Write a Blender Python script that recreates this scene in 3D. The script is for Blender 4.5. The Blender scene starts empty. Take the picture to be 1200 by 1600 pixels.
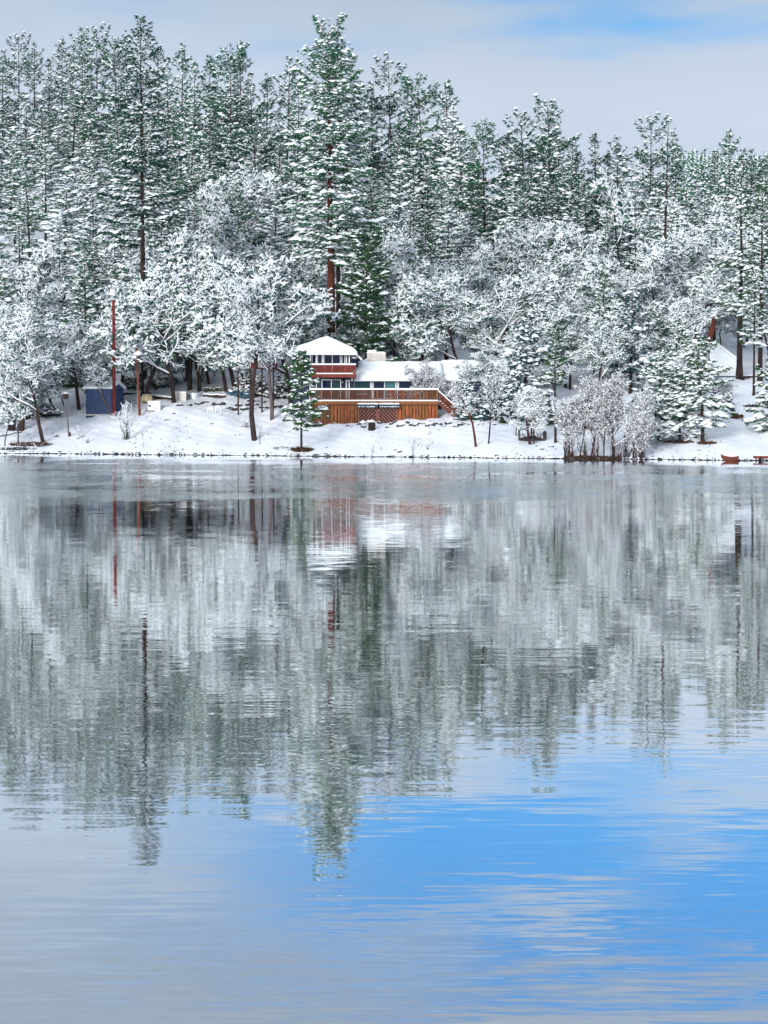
import bpy, math, random
import numpy as np
random.seed(7)
rng = np.random.default_rng(7)
R = math.radians
# ------------------------------------------------------------------ camera
F_PX, CX, CY, HZ = 3400.0, 600.0, 800.0, 625.0      # photograph pixels
CAM_H = 5.5
PITCH = math.atan((CY-HZ)/F_PX)
scene = bpy.context.scene
cam_d = bpy.data.cameras.new('camera')
cam = bpy.data.objects.new('camera', cam_d)
scene.collection.objects.link(cam)
cam.location = (0, 0, CAM_H)
cam.rotation_euler = (R(90)-PITCH, 0, 0)
cam_d.sensor_fit = 'VERTICAL'
cam_d.sensor_height = 36.0
cam_d.lens = 36.0*F_PX/1600.0
cam_d.clip_start = 0.5
cam_d.clip_end = 6000
scene.camera = cam
scene.view_settings.view_transform = 'Standard'
scene.view_settings.look = 'None'
scene.view_settings.gamma = 1
scene.view_settings.exposure = 0.5
scene.view_settings.use_curve_mapping = False
# ------------------------------------------------------------------ light
SUN_EL, SUN_AZ = R(16), R(205)        # azimuth measured from +Y clockwise: behind the camera
sun_d = bpy.data.lights.new('sun', 'SUN')
sun_d.energy = 2.7
sun_d.angle = R(26)
sun_d.color = (1.0, 0.97, 0.93)
sun = bpy.data.objects.new('sun', sun_d)
scene.collection.objects.link(sun)
sun.rotation_euler = (R(90)-SUN_EL, 0, -SUN_AZ+R(180))
# sun vector: lamp shines along its -Z; the lamp stands towards azimuth SUN_AZ

def build_world():
    w = bpy.data.worlds.new('World')
    scene.world = w
    w.use_nodes = True
    nt = w.node_tree
    nt.nodes.clear()
    N, L = nt.nodes, nt.links
    out = N.new('ShaderNodeOutputWorld')
    bg = N.new('ShaderNodeBackground')
    bg.inputs['Strength'].default_value = 1.0
    L.new(bg.outputs[0], out.inputs[0])
    sky = N.new('ShaderNodeTexSky')
    sky.sky_type = 'NISHITA'
    sky.sun_disc = False
    sky.sun_elevation = SUN_EL
    sky.sun_rotation = SUN_AZ
    sky.altitude = 900
    sky.dust_density = 0.2
    sky.ozone_density = 2.5
    tc = N.new('ShaderNodeTexCoord')
    sp = N.new('ShaderNodeSeparateXYZ')
    L.new(tc.outputs['Generated'], sp.inputs[0])
    def M(op, a, b=None, c=None):
        n = N.new('ShaderNodeMath'); n.operation = op
        for i, v in enumerate((a, b, c)):
            if v is None: continue
            if isinstance(v, (int, float)): n.inputs[i].default_value = v
            else: L.new(v, n.inputs[i])
        return n.outputs[0]
    el = M('MULTIPLY', M('ARCSINE', sp.outputs[2]), 57.2958)
    az = M('MULTIPLY', M('ARCTAN2', sp.outputs[0], sp.outputs[1]), 57.2958)
    def noise(sx, sy, scale, detail, off):
        cb = N.new('ShaderNodeCombineXYZ')
        L.new(M('MULTIPLY', az, sx), cb.inputs[0]); L.new(M('MULTIPLY', el, sy), cb.inputs[1])
        cb.inputs[2].default_value = off
        t = N.new('ShaderNodeTexNoise')
        t.inputs['Scale'].default_value = scale; t.inputs['Detail'].default_value = detail
        L.new(cb.outputs[0], t.inputs[0])
        return t.outputs[0]
    def sm(x, a, b):
        n = N.new('ShaderNodeMapRange'); n.interpolation_type = 'SMOOTHSTEP'
        L.new(x, n.inputs[0]); n.inputs[1].default_value = a; n.inputs[2].default_value = b
        return n.outputs[0]
    n1 = noise(.10, .55, 1.0, 4, 3.3)          # long streaks
    n2 = noise(.05, .13, 1.0, 5, 9.1)          # big cloud fields
    # streak of clear air 9..15 degrees up, open towards the right, shut elsewhere by the cloud noise
    e1 = M('ADD', el, M('MULTIPLY', M('SUBTRACT', n1, .5), 5.0))
    band = M('MULTIPLY', sm(e1, 9.1, 11.2), M('SUBTRACT', 1, sm(e1, 13.6, 16.4)))
    side = sm(M('ADD', az, M('MULTIPLY', M('SUBTRACT', n1, .5), 12.0)), -10, 3.0)
    high = M('MULTIPLY', sm(el, 24, 40), sm(n2, .56, .68))
    clear = M('MAXIMUM', M('MULTIPLY', M('MULTIPLY', band, side), sm(n1, .30, .50)), M('MULTIPLY', high, .5))
    # clear sky colour: the Nishita sky, strength 0.12, through a bluish exposure
    tint = N.new('ShaderNodeVectorMath'); tint.operation = 'MULTIPLY'
    L.new(sky.outputs[0], tint.inputs[0]); tint.inputs[1].default_value = (0.013, 0.062, 0.094)
    # cloud colour: CIE-like overcast, brighter towards the zenith
    cr = N.new('ShaderNodeValToRGB')
    L.new(M('DIVIDE', el, 90), cr.inputs[0])
    e = cr.color_ramp.elements
    e[0].position = 0.0; e[0].color = (.43, .50, .60, 1)
    e[1].position = 1.0; e[1].color = (.66, .69, .76, 1)
    k = e.new(.085); k.color = (.43, .495, .59, 1)
    k = e.new(.118); k.color = (.35, .42, .51, 1)
    k = e.new(.17); k.color = (.25, .30, .37, 1)
    k = e.new(.30); k.color = (.46, .53, .61, 1)
    var = M('ADD', .80, M('MULTIPLY', n2, .40))
    cl = N.new('ShaderNodeVectorMath'); cl.operation = 'SCALE'
    L.new(cr.outputs[0], cl.inputs[0]); L.new(var, cl.inputs['Scale'])
    mx = N.new('ShaderNodeMix'); mx.data_type = 'RGBA'
    L.new(M('MULTIPLY', clear, .82), mx.inputs[0]); L.new(cl.outputs[0], mx.inputs[6]); L.new(tint.outputs[0], mx.inputs[7])
    L.new(mx.outputs[2], bg.inputs[0])
build_world()
# ------------------------------------------------------------------ helpers
C = scene.collection
def ray(px, py):
    dx = (px-CX)/F_PX; dv = -(py-CY)/F_PX
    return (dx, math.cos(PITCH)+dv*math.sin(PITCH), -math.sin(PITCH)+dv*math.cos(PITCH))
def at(px, py, D):
    r = ray(px, py)
    return (r[0]/r[1]*D, D, CAM_H + r[2]/r[1]*D)
def X(px, D, py=600): return at(px, py, D)[0]
def Z(py, D): return at(600, py, D)[2]
def tag(o, label=None, cat=None, group=None, kind=None):
    if label: o['label'] = label
    if cat: o['category'] = cat
    if group: o['group'] = group
    if kind: o['kind'] = kind
    return o
def link(o, parent=None):
    C.objects.link(o)
    if parent is not None: o.parent = parent
    return o
def thing(name, loc, label, cat, group=None, rz=0):
    o = bpy.data.objects.new(name, None)
    o.location = loc; o.rotation_euler = (0, 0, rz); o.empty_display_size = .3
    link(o); return tag(o, label, cat, group)
class Geo:
    """collects triangles with a material index each"""
    def __init__(s): s.V = []; s.F = []; s.M = []; s.n = 0
    def add(s, V, F, m=0):
        V = np.asarray(V, float).reshape(-1, 3); F = np.asarray(F, int).reshape(-1, 3)
        s.V.append(V); s.F.append(F+s.n); s.M.append(np.full(len(F), m)); s.n += len(V)
    def mesh(s, name, mats, smooth=True, origin=None):
        V = np.concatenate(s.V); F = np.concatenate(s.F); Mi = np.concatenate(s.M)
        if origin is not None: V = V-np.asarray(origin)
        me = bpy.data.meshes.new(name)
        me.vertices.add(len(V)); me.vertices.foreach_set('co', V.ravel())
        me.loops.add(len(F)*3); me.loops.foreach_set('vertex_index', F.ravel())
        me.polygons.add(len(F)); me.polygons.foreach_set('loop_start', np.arange(len(F))*3)
        for m in mats: me.materials.append(m)
        me.polygons.foreach_set('material_index', Mi)
        me.update(calc_edges=True)
        me.polygons.foreach_set('use_smooth', np.full(len(F), smooth))
        return me
def tubes(g, P0, P1, r0, r1, n=4, m=0):
    P0 = np.asarray(P0, float).reshape(-1, 3); P1 = np.asarray(P1, float).reshape(-1, 3); k = len(P0)
    if k == 0: return
    r0 = np.broadcast_to(np.asarray(r0, float), (k,)); r1 = np.broadcast_to(np.asarray(r1, float), (k,))
    d = P1-P0; d /= np.linalg.norm(d, axis=1, keepdims=True)+1e-9
    ref = np.where(np.abs(d[:, 2:3]) > .9, [[1., 0, 0]], [[0, 0, 1.]])
    u = np.cross(d, ref); u /= np.linalg.norm(u, axis=1, keepdims=True)+1e-9
    v = np.cross(d, u)
    a = np.arange(n)*2*np.pi/n
    ring = np.cos(a)[None, :, None]*u[:, None]+np.sin(a)[None, :, None]*v[:, None]
    A = P0[:, None]+ring*r0[:, None, None]; B = P1[:, None]+ring*r1[:, None, None]
    V = np.concatenate([A, B], 1).reshape(-1, 3)
    i = np.arange(n); j = (i+1) % n
    f = np.concatenate([np.stack([i, i+n, j], 1), np.stack([j, i+n, j+n], 1)])
    caps = [[0, t, t+1] for t in range(1, n-1)]+[[n, n+t+1, n+t] for t in range(1, n-1)]
    if n >= 5: f = np.concatenate([f, np.array(caps)])
    g.add(V, (f[None]+(np.arange(k)*2*n)[:, None, None]).reshape(-1, 3), m)
OCT = np.array([[1, 0, 0], [0, 1, 0], [-1, 0, 0], [0, -1, 0], [0, 0, 1], [0, 0, -.6]], float)
OCF = np.array([[0, 1, 4], [1, 2, 4], [2, 3, 4], [3, 0, 4], [1, 0, 5], [2, 1, 5], [3, 2, 5], [0, 3, 5]])
def lumps(g, Cc, az, rx, ry, rz, m=1, r=rng, tilt=0.0):
    Cc = np.asarray(Cc, float); k = len(Cc)
    if k == 0: return
    b = OCT[None]*(1+r.uniform(-.25, .25, (k, 6, 1)))
    rx, ry, rz = [np.broadcast_to(np.asarray(q, float), (k,)) for q in (rx, ry, rz)]
    b = b*np.stack([rx, ry, rz], 1)[:, None]
    c, s = np.cos(az), np.sin(az)
    x = b[..., 0]*c[:, None]-b[..., 1]*s[:, None]; y = b[..., 0]*s[:, None]+b[..., 1]*c[:, None]
    z = b[..., 2]+b[..., 0]*tilt
    V = np.stack([x, y, z], -1)+Cc[:, None]
    g.add(V.reshape(-1, 3), (OCF[None]+(np.arange(k)*6)[:, None, None]).reshape(-1, 3), m)
def needles(g, Cc, k, ln, w, m=0, r=rng, down=-.15, out=None):
    Cc = np.repeat(np.asarray(Cc, float), k, 0); n = len(Cc)
    if n == 0: return
    d = r.normal(size=(n, 3)); d[:, 2] = d[:, 2]*.6+down
    if out is not None: d += np.repeat(out, k, 0)*.8
    d /= np.linalg.norm(d, axis=1, keepdims=True)
    sd = np.cross(d, r.normal(size=(n, 3))); sd /= np.linalg.norm(sd, axis=1, keepdims=True)+1e-9
    L = ln*r.uniform(.6, 1.3, (n, 1)); W = w*r.uniform(.7, 1.3, (n, 1))
    V = np.stack([Cc+sd*W-d*L*.15, Cc-sd*W-d*L*.15, Cc+d*L], 1)
    g.add(V.reshape(-1, 3), np.arange(n*3).reshape(-1, 3), m)
def bx(g, x0, x1, y0, y1, z0, z1, m=0):
    V = [(x, y, z) for z in (z0, z1) for y in (y0, y1) for x in (x0, x1)]
    Q = [(0, 2, 3, 1), (4, 5, 7, 6), (0, 1, 5, 4), (2, 6, 7, 3), (0, 4, 6, 2), (1, 3, 7, 5)]
    F = [t for a, b, c, d in Q for t in ((a, b, c), (a, c, d))]
    g.add(V, F, m)
def obox(g, P0, P1, w, h, m=0, up=(0, 0, 1)):
    """a bar from P0 to P1, w across and h along up"""
    P0 = np.array(P0, float); P1 = np.array(P1, float); d = P1-P0; d /= np.linalg.norm(d)
    s = np.cross(d, up); s /= np.linalg.norm(s); u = np.cross(s, d)
    V = [p+s*a*w/2+u*b*h/2 for b in (-1, 1) for p, a in ((P0, -1), (P0, 1), (P1, -1), (P1, 1))]
    V = [V[0], V[1], V[2], V[3], V[4], V[5], V[6], V[7]]
    Q = [(0, 2, 3, 1), (4, 5, 7, 6), (0, 1, 5, 4), (2, 6, 7, 3), (0, 4, 6, 2), (1, 3, 7, 5)]
    F = [t for a, b, c, e in Q for t in ((a, b, c), (a, c, e))]
    g.add(V, F, m)
def prism(g, poly, y0, y1, m=0):
    """polygon in x,z extruded along y"""
    n = len(poly)
    V = [(x, y0, z) for x, z in poly]+[(x, y1, z) for x, z in poly]
    F = [(0, i, i+1) for i in range(1, n-1)]+[(n, n+i+1, n+i) for i in range(1, n-1)]
    for i in range(n):
        j = (i+1) % n; F += [(i, n+i, j), (j, n+i, n+j)]
    g.add(V, F, m)
def part(name, g, mats, parent, smooth=False, label=None, kind=None, bevel=0):
    if not isinstance(mats, (list, tuple)): mats = [mats]
    org = (0, 0, 0); p = parent
    off = np.zeros(3)
    while p is not None:
        off = off+np.array(p.location); p = p.parent
    o = bpy.data.objects.new(name, g.mesh(name, mats, smooth, off)); link(o, parent)
    if label: o['label'] = label
    if name in ('snow', 'stems', 'chimney_snow', 'awning_snow', 'splinters'): kind = 'stuff'
    if kind: o['kind'] = kind
    if bevel:
        b = o.modifiers.new('bevel', 'BEVEL'); b.width = bevel; b.segments = 2; b.limit_method = 'ANGLE'
    return o
def box_part(name, dims, mat, parent, **k):
    g = Geo(); bx(g, *dims); return part(name, g, mat, parent, **k)
# ------------------------------------------------------------------ materials
def mat(name, col, rough=.8, var=0.0, scale=8.0, col2=None, metal=0, spec=.3, bump=0, objvar=0, stretch=None, vec='Object'):
    m = bpy.data.materials.new(name); m.use_nodes = True
    nt = m.node_tree; N, L = nt.nodes, nt.links; b = N['Principled BSDF']
    b.inputs['Roughness'].default_value = rough; b.inputs['Metallic'].default_value = metal
    b.inputs['Specular IOR Level'].default_value = spec
    b.inputs['Base Color'].default_value = (*col, 1)
    if var or col2 or objvar or bump:
        tc = N.new('ShaderNodeTexCoord'); mp = N.new('ShaderNodeMapping')
        L.new(tc.outputs[vec], mp.inputs[0])
        if stretch: mp.inputs['Scale'].default_value = stretch
        t = N.new('ShaderNodeTexNoise'); t.inputs['Scale'].default_value = scale; t.inputs['Detail'].default_value = 4
        L.new(mp.outputs[0], t.inputs[0])
        mr = N.new('ShaderNodeMapRange'); L.new(t.outputs[0], mr.inputs[0])
        mr.inputs[1].default_value = .33; mr.inputs[2].default_value = .67
        mx = N.new('ShaderNodeMix'); mx.data_type = 'RGBA'
        c2 = col2 or tuple(min(1, c*(1+var)) for c in col)
        c1 = col if col2 else tuple(c*(1-var) for c in col)
        mx.inputs[6].default_value = (*c1, 1); mx.inputs[7].default_value = (*c2, 1)
        L.new(mr.outputs[0], mx.inputs[0]); src = mx.outputs[2]
        if objvar:
            oi = N.new('ShaderNodeObjectInfo'); hs = N.new('ShaderNodeHueSaturation')
            a = N.new('ShaderNodeMapRange'); L.new(oi.outputs['Random'], a.inputs[0])
            a.inputs[3].default_value = 1-objvar; a.inputs[4].default_value = 1+objvar
            L.new(a.outputs[0], hs.inputs['Value'])
            a2 = N.new('ShaderNodeMapRange'); L.new(oi.outputs['Random'], a2.inputs[0])
            a2.inputs[3].default_value = .5+objvar*.07; a2.inputs[4].default_value = .5-objvar*.07
            L.new(a2.outputs[0], hs.inputs['Hue'])
            L.new(src, hs.inputs['Color']); src = hs.outputs[0]
        L.new(src, b.inputs['Base Color'])
        if bump:
            bp = N.new('ShaderNodeBump'); bp.inputs['Distance'].default_value = bump
            L.new(t.outputs[0], bp.inputs['Height']); L.new(bp.outputs[0], b.inputs['Normal'])
    return m
SNOW = mat('snow', (.86, .905, .94), .75, var=.03, scale=1.5, spec=.2)
NEEDLE = mat('needles', (.009, .082, .066), .75, scale=.35, col2=(.030, .120, .052), objvar=.35, spec=.15)
NEEDLE_G = mat('green_needles', (.006, .058, .036), .7, scale=.8, col2=(.048, .120, .028), objvar=.2, spec=.15)
NEEDLE_B = mat('blue_green_needles', (.012, .065, .075), .7, scale=.8, col2=(.025, .090, .090), spec=.15)
BARK = mat('dark_bark', (.014, .009, .010), .9, scale=3, col2=(.045, .026, .022), bump=.05, objvar=.3, stretch=(1, 1, .2))
BARK_R = mat('orange_pine_bark', (.050, .010, .005), .9, scale=2.5, col2=(.12, .028, .012), bump=.08, stretch=(1, 1, .25))
BARK_G = mat('grey_bark', (.07, .055, .06), .9, scale=4, col2=(.15, .12, .12), bump=.05, stretch=(1, 1, .25))
TWIG = mat('twig_bark', (.014, .016, .020), .9, scale=2, col2=(.045, .038, .034), objvar=.3)
TWIG_R = mat('red_stems', (.022, .006, .010), .8, scale=2, col2=(.060, .012, .016))
LEAF_P = mat('purple_twigs', (.06, .012, .035), .8, scale=2, col2=(.12, .03, .06))
ROCK = mat('basalt_rock', (.018, .020, .026), .9, scale=5, col2=(.06, .055, .05), bump=.06)
CEDAR = mat('cedar_boards', (.13, .038, .011), .7, scale=3, col2=(.28, .095, .026), objvar=.25, stretch=(3, 3, .4))
CEDAR_D = mat('weathered_cedar', (.085, .025, .012), .75, scale=3, col2=(.16, .05, .022), objvar=.2, stretch=(3, 3, .4))
REDWOOD = mat('red_stained_wood', (.13, .014, .008), .6, scale=3, col2=(.22, .036, .016), stretch=(3, 3, .5))
LATTICE = mat('brown_lattice', (.24, .10, .075), .7, var=.2, scale=4)
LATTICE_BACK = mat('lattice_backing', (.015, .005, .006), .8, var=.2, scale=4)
NAVY = mat('navy_siding', (.012, .020, .060), .6, var=.25, scale=3)
WHITE = mat('white_trim', (.74, .76, .78), .5, var=.05, scale=5)
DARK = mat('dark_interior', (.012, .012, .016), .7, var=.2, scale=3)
METAL = mat('dark_corrugated_metal', (.05, .055, .08), .35, metal=.6, var=.2, scale=6)
TIN = mat('galvanised_tin', (.55, .60, .63), .4, metal=.7, var=.1, scale=4)
BEIGE = mat('cream_paint', (.62, .50, .30), .5, var=.12, scale=4)
OFFW = mat('off_white_panel', (.66, .64, .58), .6, var=.06, scale=3)
STONE = mat('pale_chimney_stone', (.50, .44, .40), .9, scale=2, col2=(.62, .58, .54), bump=.03)
REDP = mat('red_paint', (.50, .010, .012), .45, var=.15, scale=5)
RUSTR = mat('rust_red_steel', (.11, .008, .006), .6, scale=2, col2=(.17, .018, .010), stretch=(1, 1, .2))
ORANGE_POLE = mat('orange_wood_pole', (.22, .06, .022), .8, scale=3, col2=(.12, .035, .018), stretch=(1, 1, .2))
MUD = mat('mud', (.04, .030, .022), .95, var=.3, scale=3)
LITTER = mat('brown_needle_litter', (.045, .020, .010), .95, scale=4, col2=(.10, .045, .015))
MOSS = mat('green_moss', (.03, .065, .012), .9, scale=4, col2=(.07, .09, .02))
BOARDB = mat('boat_red_brown', (.12, .032, .018), .6, var=.3, scale=5)
RUBBER = mat('black_iron', (.012, .012, .014), .5, var=.2, scale=5)
TARP = mat('blue_grey_tarp', (.05, .11, .16), .6, var=.3, scale=4)
LAMPW = mat('white_enamel', (.78, .78, .76), .4, var=.03)
def glass(name, tint, rough=.03):
    m = bpy.data.materials.new(name); m.use_nodes = True
    b = m.node_tree.nodes['Principled BSDF']
    b.inputs['Base Color'].default_value = (*tint, 1); b.inputs['Roughness'].default_value = rough
    b.inputs['IOR'].default_value = 1.45; b.inputs['Specular IOR Level'].default_value = .5
    return m
GLASS = glass('dark_blue_window_glass', (.002, .006, .035))
GLASS_T = glass('teal_window_glass', (.006, .035, .045))
GLASS_C = glass('curtained_window_glass', (.05, .16, .17), .15)
# ------------------------------------------------------------------ terrain
def shore(x):
    x = np.asarray(x, float)
    xc = 90*np.tanh(x/90)
    return 210.5-.385*xc+.5*np.sin(x*.35)+.35*np.sin(x*.9+1)+.25*np.sin(x*2.3)+.10*np.sin(x*6.1+2)+.06*np.sin(x*13.7)
def slope_at(x):
    return np.interp(x, [-120, -60, -10, 25, 60, 120], [.30, .27, .215, .145, .12, .12])
PS = [0, .25, 3, 10, 16, 22, 30, 40]
PZ = [0, .16, .75, 2.05, 3.35, 4.7, 6.1, 8.0]
def ground(x, y):
    x = np.asarray(x, float); y = np.asarray(y, float)
    s = y-shore(x)
    z = np.interp(s, PS, PZ)
    sl = slope_at(x)
    z = np.where(s > 40, 8.0+sl*(np.minimum(s, 240)-40)+.03*np.maximum(s-240, 0), z)
    lake = np.maximum(s*.35, -3.0)
    near = np.interp(y, [-60, -3, 3, 10], [4.2, 3.9, 2.0, -3.0])
    lake = np.where(y < 10, np.maximum(near, -3.0), lake)
    z = np.where(s < 0, lake, z)
    w = np.clip(s/12, 0, 1)
    z = z+w*(.10*np.sin(x*.8+y*.5)+.08*np.sin(x*1.7-y*.9)+.05*np.sin(x*3.1+y*2.3))+np.clip((s-40)/60, 0, 1)*(1.0*np.sin(x*.07+y*.05)+.6*np.sin(x*.16-y*.11))
    return z
def hit(px, py, d0=194.0, d1=480.0):
    """where the line of sight through a photo pixel meets the ground"""
    D = np.arange(d0, d1, .1); r = ray(px, py)
    x = r[0]/r[1]*D; z = CAM_H+r[2]/r[1]*D; g = ground(x, D)
    i = np.argmax((g >= z) & (D > shore(x)-.5))
    return (float(x[i]), float(D[i]), float(g[i]))
xs = np.unique(np.concatenate([np.linspace(-900, -110, 28), np.linspace(-110, -48, 50), np.arange(-48, 46, .45), np.linspace(46, 110, 50), np.linspace(110, 900, 28)]))
ss = np.unique(np.concatenate([np.linspace(-300, -190, 40), np.linspace(-190, -6, 30), np.linspace(-6, 0, 12), np.array([0, .08, .16, .25, .4]), np.arange(.8, 40, .45), np.linspace(40, 260, 160), np.linspace(260, 3000, 40)]))
XX, SS = np.meshgrid(xs, ss)
YY = shore(XX)+SS
ZZ = ground(XX, YY)
fine = (SS > .3) & (SS < 45) & (np.abs(XX) < 60)
ZZ = ZZ+np.where(fine, rng.normal(0, .012, ZZ.shape), 0)
nx, ns = len(xs), len(ss)
idx = np.arange(nx*ns).reshape(ns, nx)
a, b, c, d = idx[:-1, :-1].ravel(), idx[:-1, 1:].ravel(), idx[1:, 1:].ravel(), idx[1:, :-1].ravel()
g = Geo(); g.add(np.stack([XX, YY, ZZ], -1).reshape(-1, 3), np.concatenate([np.stack([a, b, c], 1), np.stack([a, c, d], 1)]))
def ground_material():
    m = bpy.data.materials.new('snowy_ground'); m.use_nodes = True
    nt = m.node_tree; N, L = nt.nodes, nt.links; b = N['Principled BSDF']
    b.inputs['Roughness'].default_value = .8; b.inputs['Specular IOR Level'].default_value = .2
    ge = N.new('ShaderNodeNewGeometry'); sp = N.new('ShaderNodeSeparateXYZ'); L.new(ge.outputs['Position'], sp.inputs[0])
    n = N.new('ShaderNodeTexNoise'); n.inputs['Scale'].default_value = 1.3; n.inputs['Detail'].default_value = 5; L.new(ge.outputs['Position'], n.inputs[0])
    ad = N.new('ShaderNodeMath'); ad.operation = 'MULTIPLY_ADD'; L.new(n.outputs[0], ad.inputs[0]); ad.inputs[1].default_value = -.16; L.new(sp.outputs[2], ad.inputs[2])
    mr = N.new('ShaderNodeMapRange'); L.new(ad.outputs[0], mr.inputs[0]); mr.inputs[1].default_value = -.05; mr.inputs[2].default_value = -.02
    # grass tips and litter poking through thin snow
    n2 = N.new('ShaderNodeTexNoise'); n2.inputs['Scale'].default_value = 3.2; n2.inputs['Detail'].default_value = 6; n2.inputs['Roughness'].default_value = .7; L.new(ge.outputs['Position'], n2.inputs[0])
    m2 = N.new('ShaderNodeMapRange'); L.new(n2.outputs[0], m2.inputs[0]); m2.inputs[1].default_value = .64; m2.inputs[2].default_value = .72; m2.inputs[3].default_value = 0; m2.inputs[4].default_value = .75
    n3 = N.new('ShaderNodeTexNoise'); n3.inputs['Scale'].default_value = .25; n3.inputs['Detail'].default_value = 3; L.new(ge.outputs['Position'], n3.inputs[0])
    cr = N.new('ShaderNodeMix'); cr.data_type = 'RGBA'; L.new(n3.outputs[0], cr.inputs[0]); cr.inputs[6].default_value = (.72, .77, .86, 1); cr.inputs[7].default_value = (.87, .89, .94, 1)
    c1 = N.new('ShaderNodeMix'); c1.data_type = 'RGBA'; L.new(m2.outputs[0], c1.inputs[0]); L.new(cr.outputs[2], c1.inputs[6]); c1.inputs[7].default_value = (.16, .13, .10, 1)
    c2 = N.new('ShaderNodeMix'); c2.data_type = 'RGBA'; L.new(mr.outputs[0], c2.inputs[0]); c2.inputs[6].default_value = (.022, .018, .016, 1); L.new(c1.outputs[2], c2.inputs[7])
    L.new(c2.outputs[2], b.inputs['Base Color'])
    bp = N.new('ShaderNodeBump'); bp.inputs['Distance'].default_value = .12; bp.inputs['Strength'].default_value = .6; L.new(n2.outputs[0], bp.inputs['Height']); L.new(bp.outputs[0], b.inputs['Normal'])
    return m
GROUND = ground_material()
o = bpy.data.objects.new('ground', g.mesh('ground', [GROUND])); link(o); tag(o, kind='structure')
# ------------------------------------------------------------------ water
def water_material():
    m = bpy.data.materials.new('lake_water'); m.use_nodes = True
    nt = m.node_tree; N, L = nt.nodes, nt.links; N.clear()
    out = N.new('ShaderNodeOutputMaterial')
    ge = N.new('ShaderNodeNewGeometry'); sp = N.new('ShaderNodeSeparateXYZ'); L.new(ge.outputs['Position'], sp.inputs[0])
    def M(op, a, b=None, c=None):
        n = N.new('ShaderNodeMath'); n.operation = op
        for i, v in enumerate((a, b, c)):
            if v is None: continue
            if isinstance(v, (int, float)): n.inputs[i].default_value = v
            else: L.new(v, n.inputs[i])
        return n.outputs[0]
    def layer(sx, sy, rot, detail, amp, rough=.5):
        mp = N.new('ShaderNodeMapping'); L.new(ge.outputs['Position'], mp.inputs[0])
        mp.inputs['Scale'].default_value = (sx, sy, 1); mp.inputs['Rotation'].default_value = (0, 0, R(rot))
        t = N.new('ShaderNodeTexNoise'); t.inputs['Scale'].default_value = 1; t.inputs['Detail'].default_value = detail; t.inputs['Roughness'].default_value = rough
        L.new(mp.outputs[0], t.inputs[0])
        v = N.new('ShaderNodeVectorMath'); v.operation = 'SUBTRACT'; L.new(t.outputs['Color'], v.inputs[0]); v.inputs[1].default_value = (.5, .5, .5)
        s = N.new('ShaderNodeVectorMath'); s.operation = 'SCALE'; L.new(v.outputs[0], s.inputs[0])
        if isinstance(amp, float): s.inputs['Scale'].default_value = amp
        else: L.new(amp, s.inputs['Scale'])
        return s.outputs[0]
    def mr(x, a, b, c, d):
        n = N.new('ShaderNodeMapRange'); n.interpolation_type = 'SMOOTHSTEP'; L.new(x, n.inputs[0])
        for i, v in enumerate((a, b, c, d)): n.inputs[i+1].default_value = v
        return n.outputs[0]
    Y, Xc = sp.outputs[1], sp.outputs[0]
    # distance to the far shore, for the sheltered strip along the bank
    ds = M('SUBTRACT', M('MULTIPLY_ADD', Xc, -.385, 210.5), Y)
    patch = N.new('ShaderNodeTexNoise'); patch.inputs['Scale'].default_value = 1; patch.inputs['Detail'].default_value = 4
    mp = N.new('ShaderNodeMapping'); mp.inputs['Scale'].default_value = (.05, .075, 1); L.new(ge.outputs['Position'], mp.inputs[0]); L.new(mp.outputs[0], patch.inputs[0])
    wind = M('MULTIPLY', M('MULTIPLY', mr(ds, 7, 24, 0, 1), mr(Y, 105, 140, 0, 1)), mr(patch.outputs[0], .38, .60, .12, 1))
    amp_far = M('MULTIPLY_ADD', wind, WIND_AMP, 0.0)
    a1 = layer(.6, 4.2, 4, 3, RIP[0])
    a2 = layer(1.3, 7.0, -5, 3, mr(Y, 18.5, 25, .075, RIP[1]))
    a3 = layer(.9, 3.5, 12, 4, amp_far)
    a4 = layer(.12, .55, 5, 2, RIP[2])
    def add(p, q):
        v = N.new('ShaderNodeVectorMath'); L.new(p, v.inputs[0]); L.new(q, v.inputs[1]); return v.outputs[0]
    # ruffled facets that face the viewer are the ones seen at a grazing angle
    ab = N.new('ShaderNodeVectorMath'); ab.operation = 'ABSOLUTE'; L.new(a3, ab.inputs[0])
    sg = N.new('ShaderNodeVectorMath'); sg.operation = 'MULTIPLY'; L.new(ab.outputs[0], sg.inputs[0]); sg.inputs[1].default_value = (.3, -1, 0)
    s = add(add(add(a1, a2), sg.outputs[0]), a4)
    ml = N.new('ShaderNodeVectorMath'); ml.operation = 'MULTIPLY_ADD'; L.new(s, ml.inputs[0]); ml.inputs[1].default_value = (.6, 1, 0); ml.inputs[2].default_value = (0, 0, 1)
    nm = N.new('ShaderNodeVectorMath'); nm.operation = 'NORMALIZE'; L.new(ml.outputs[0], nm.inputs[0])
    gl = N.new('ShaderNodeBsdfGlossy'); gl.inputs['Color'].default_value = (.96, .98, 1, 1); gl.inputs['Roughness'].default_value = .02
    L.new(nm.outputs[0], gl.inputs['Normal'])
    df = N.new('ShaderNodeBsdfDiffuse'); df.inputs['Color'].default_value = (.012, .035, .040, 1)
    fr = N.new('ShaderNodeFresnel'); fr.inputs['IOR'].default_value = 1.33; L.new(nm.outputs[0], fr.inputs['Normal'])
    mx = N.new('ShaderNodeMixShader'); L.new(mr(fr.outputs[0], 0.0, .30, .80, 1.0), mx.inputs[0]); L.new(df.outputs[0], mx.inputs[1]); L.new(gl.outputs[0], mx.inputs[2])
    L.new(mx.outputs[0], out.inputs[0])
    return m
WIND_AMP = 1.15
RIP = (.020, .026, .006)
WATER = water_material()
g = Geo(); wx = np.linspace(-900, 900, 61)
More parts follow.
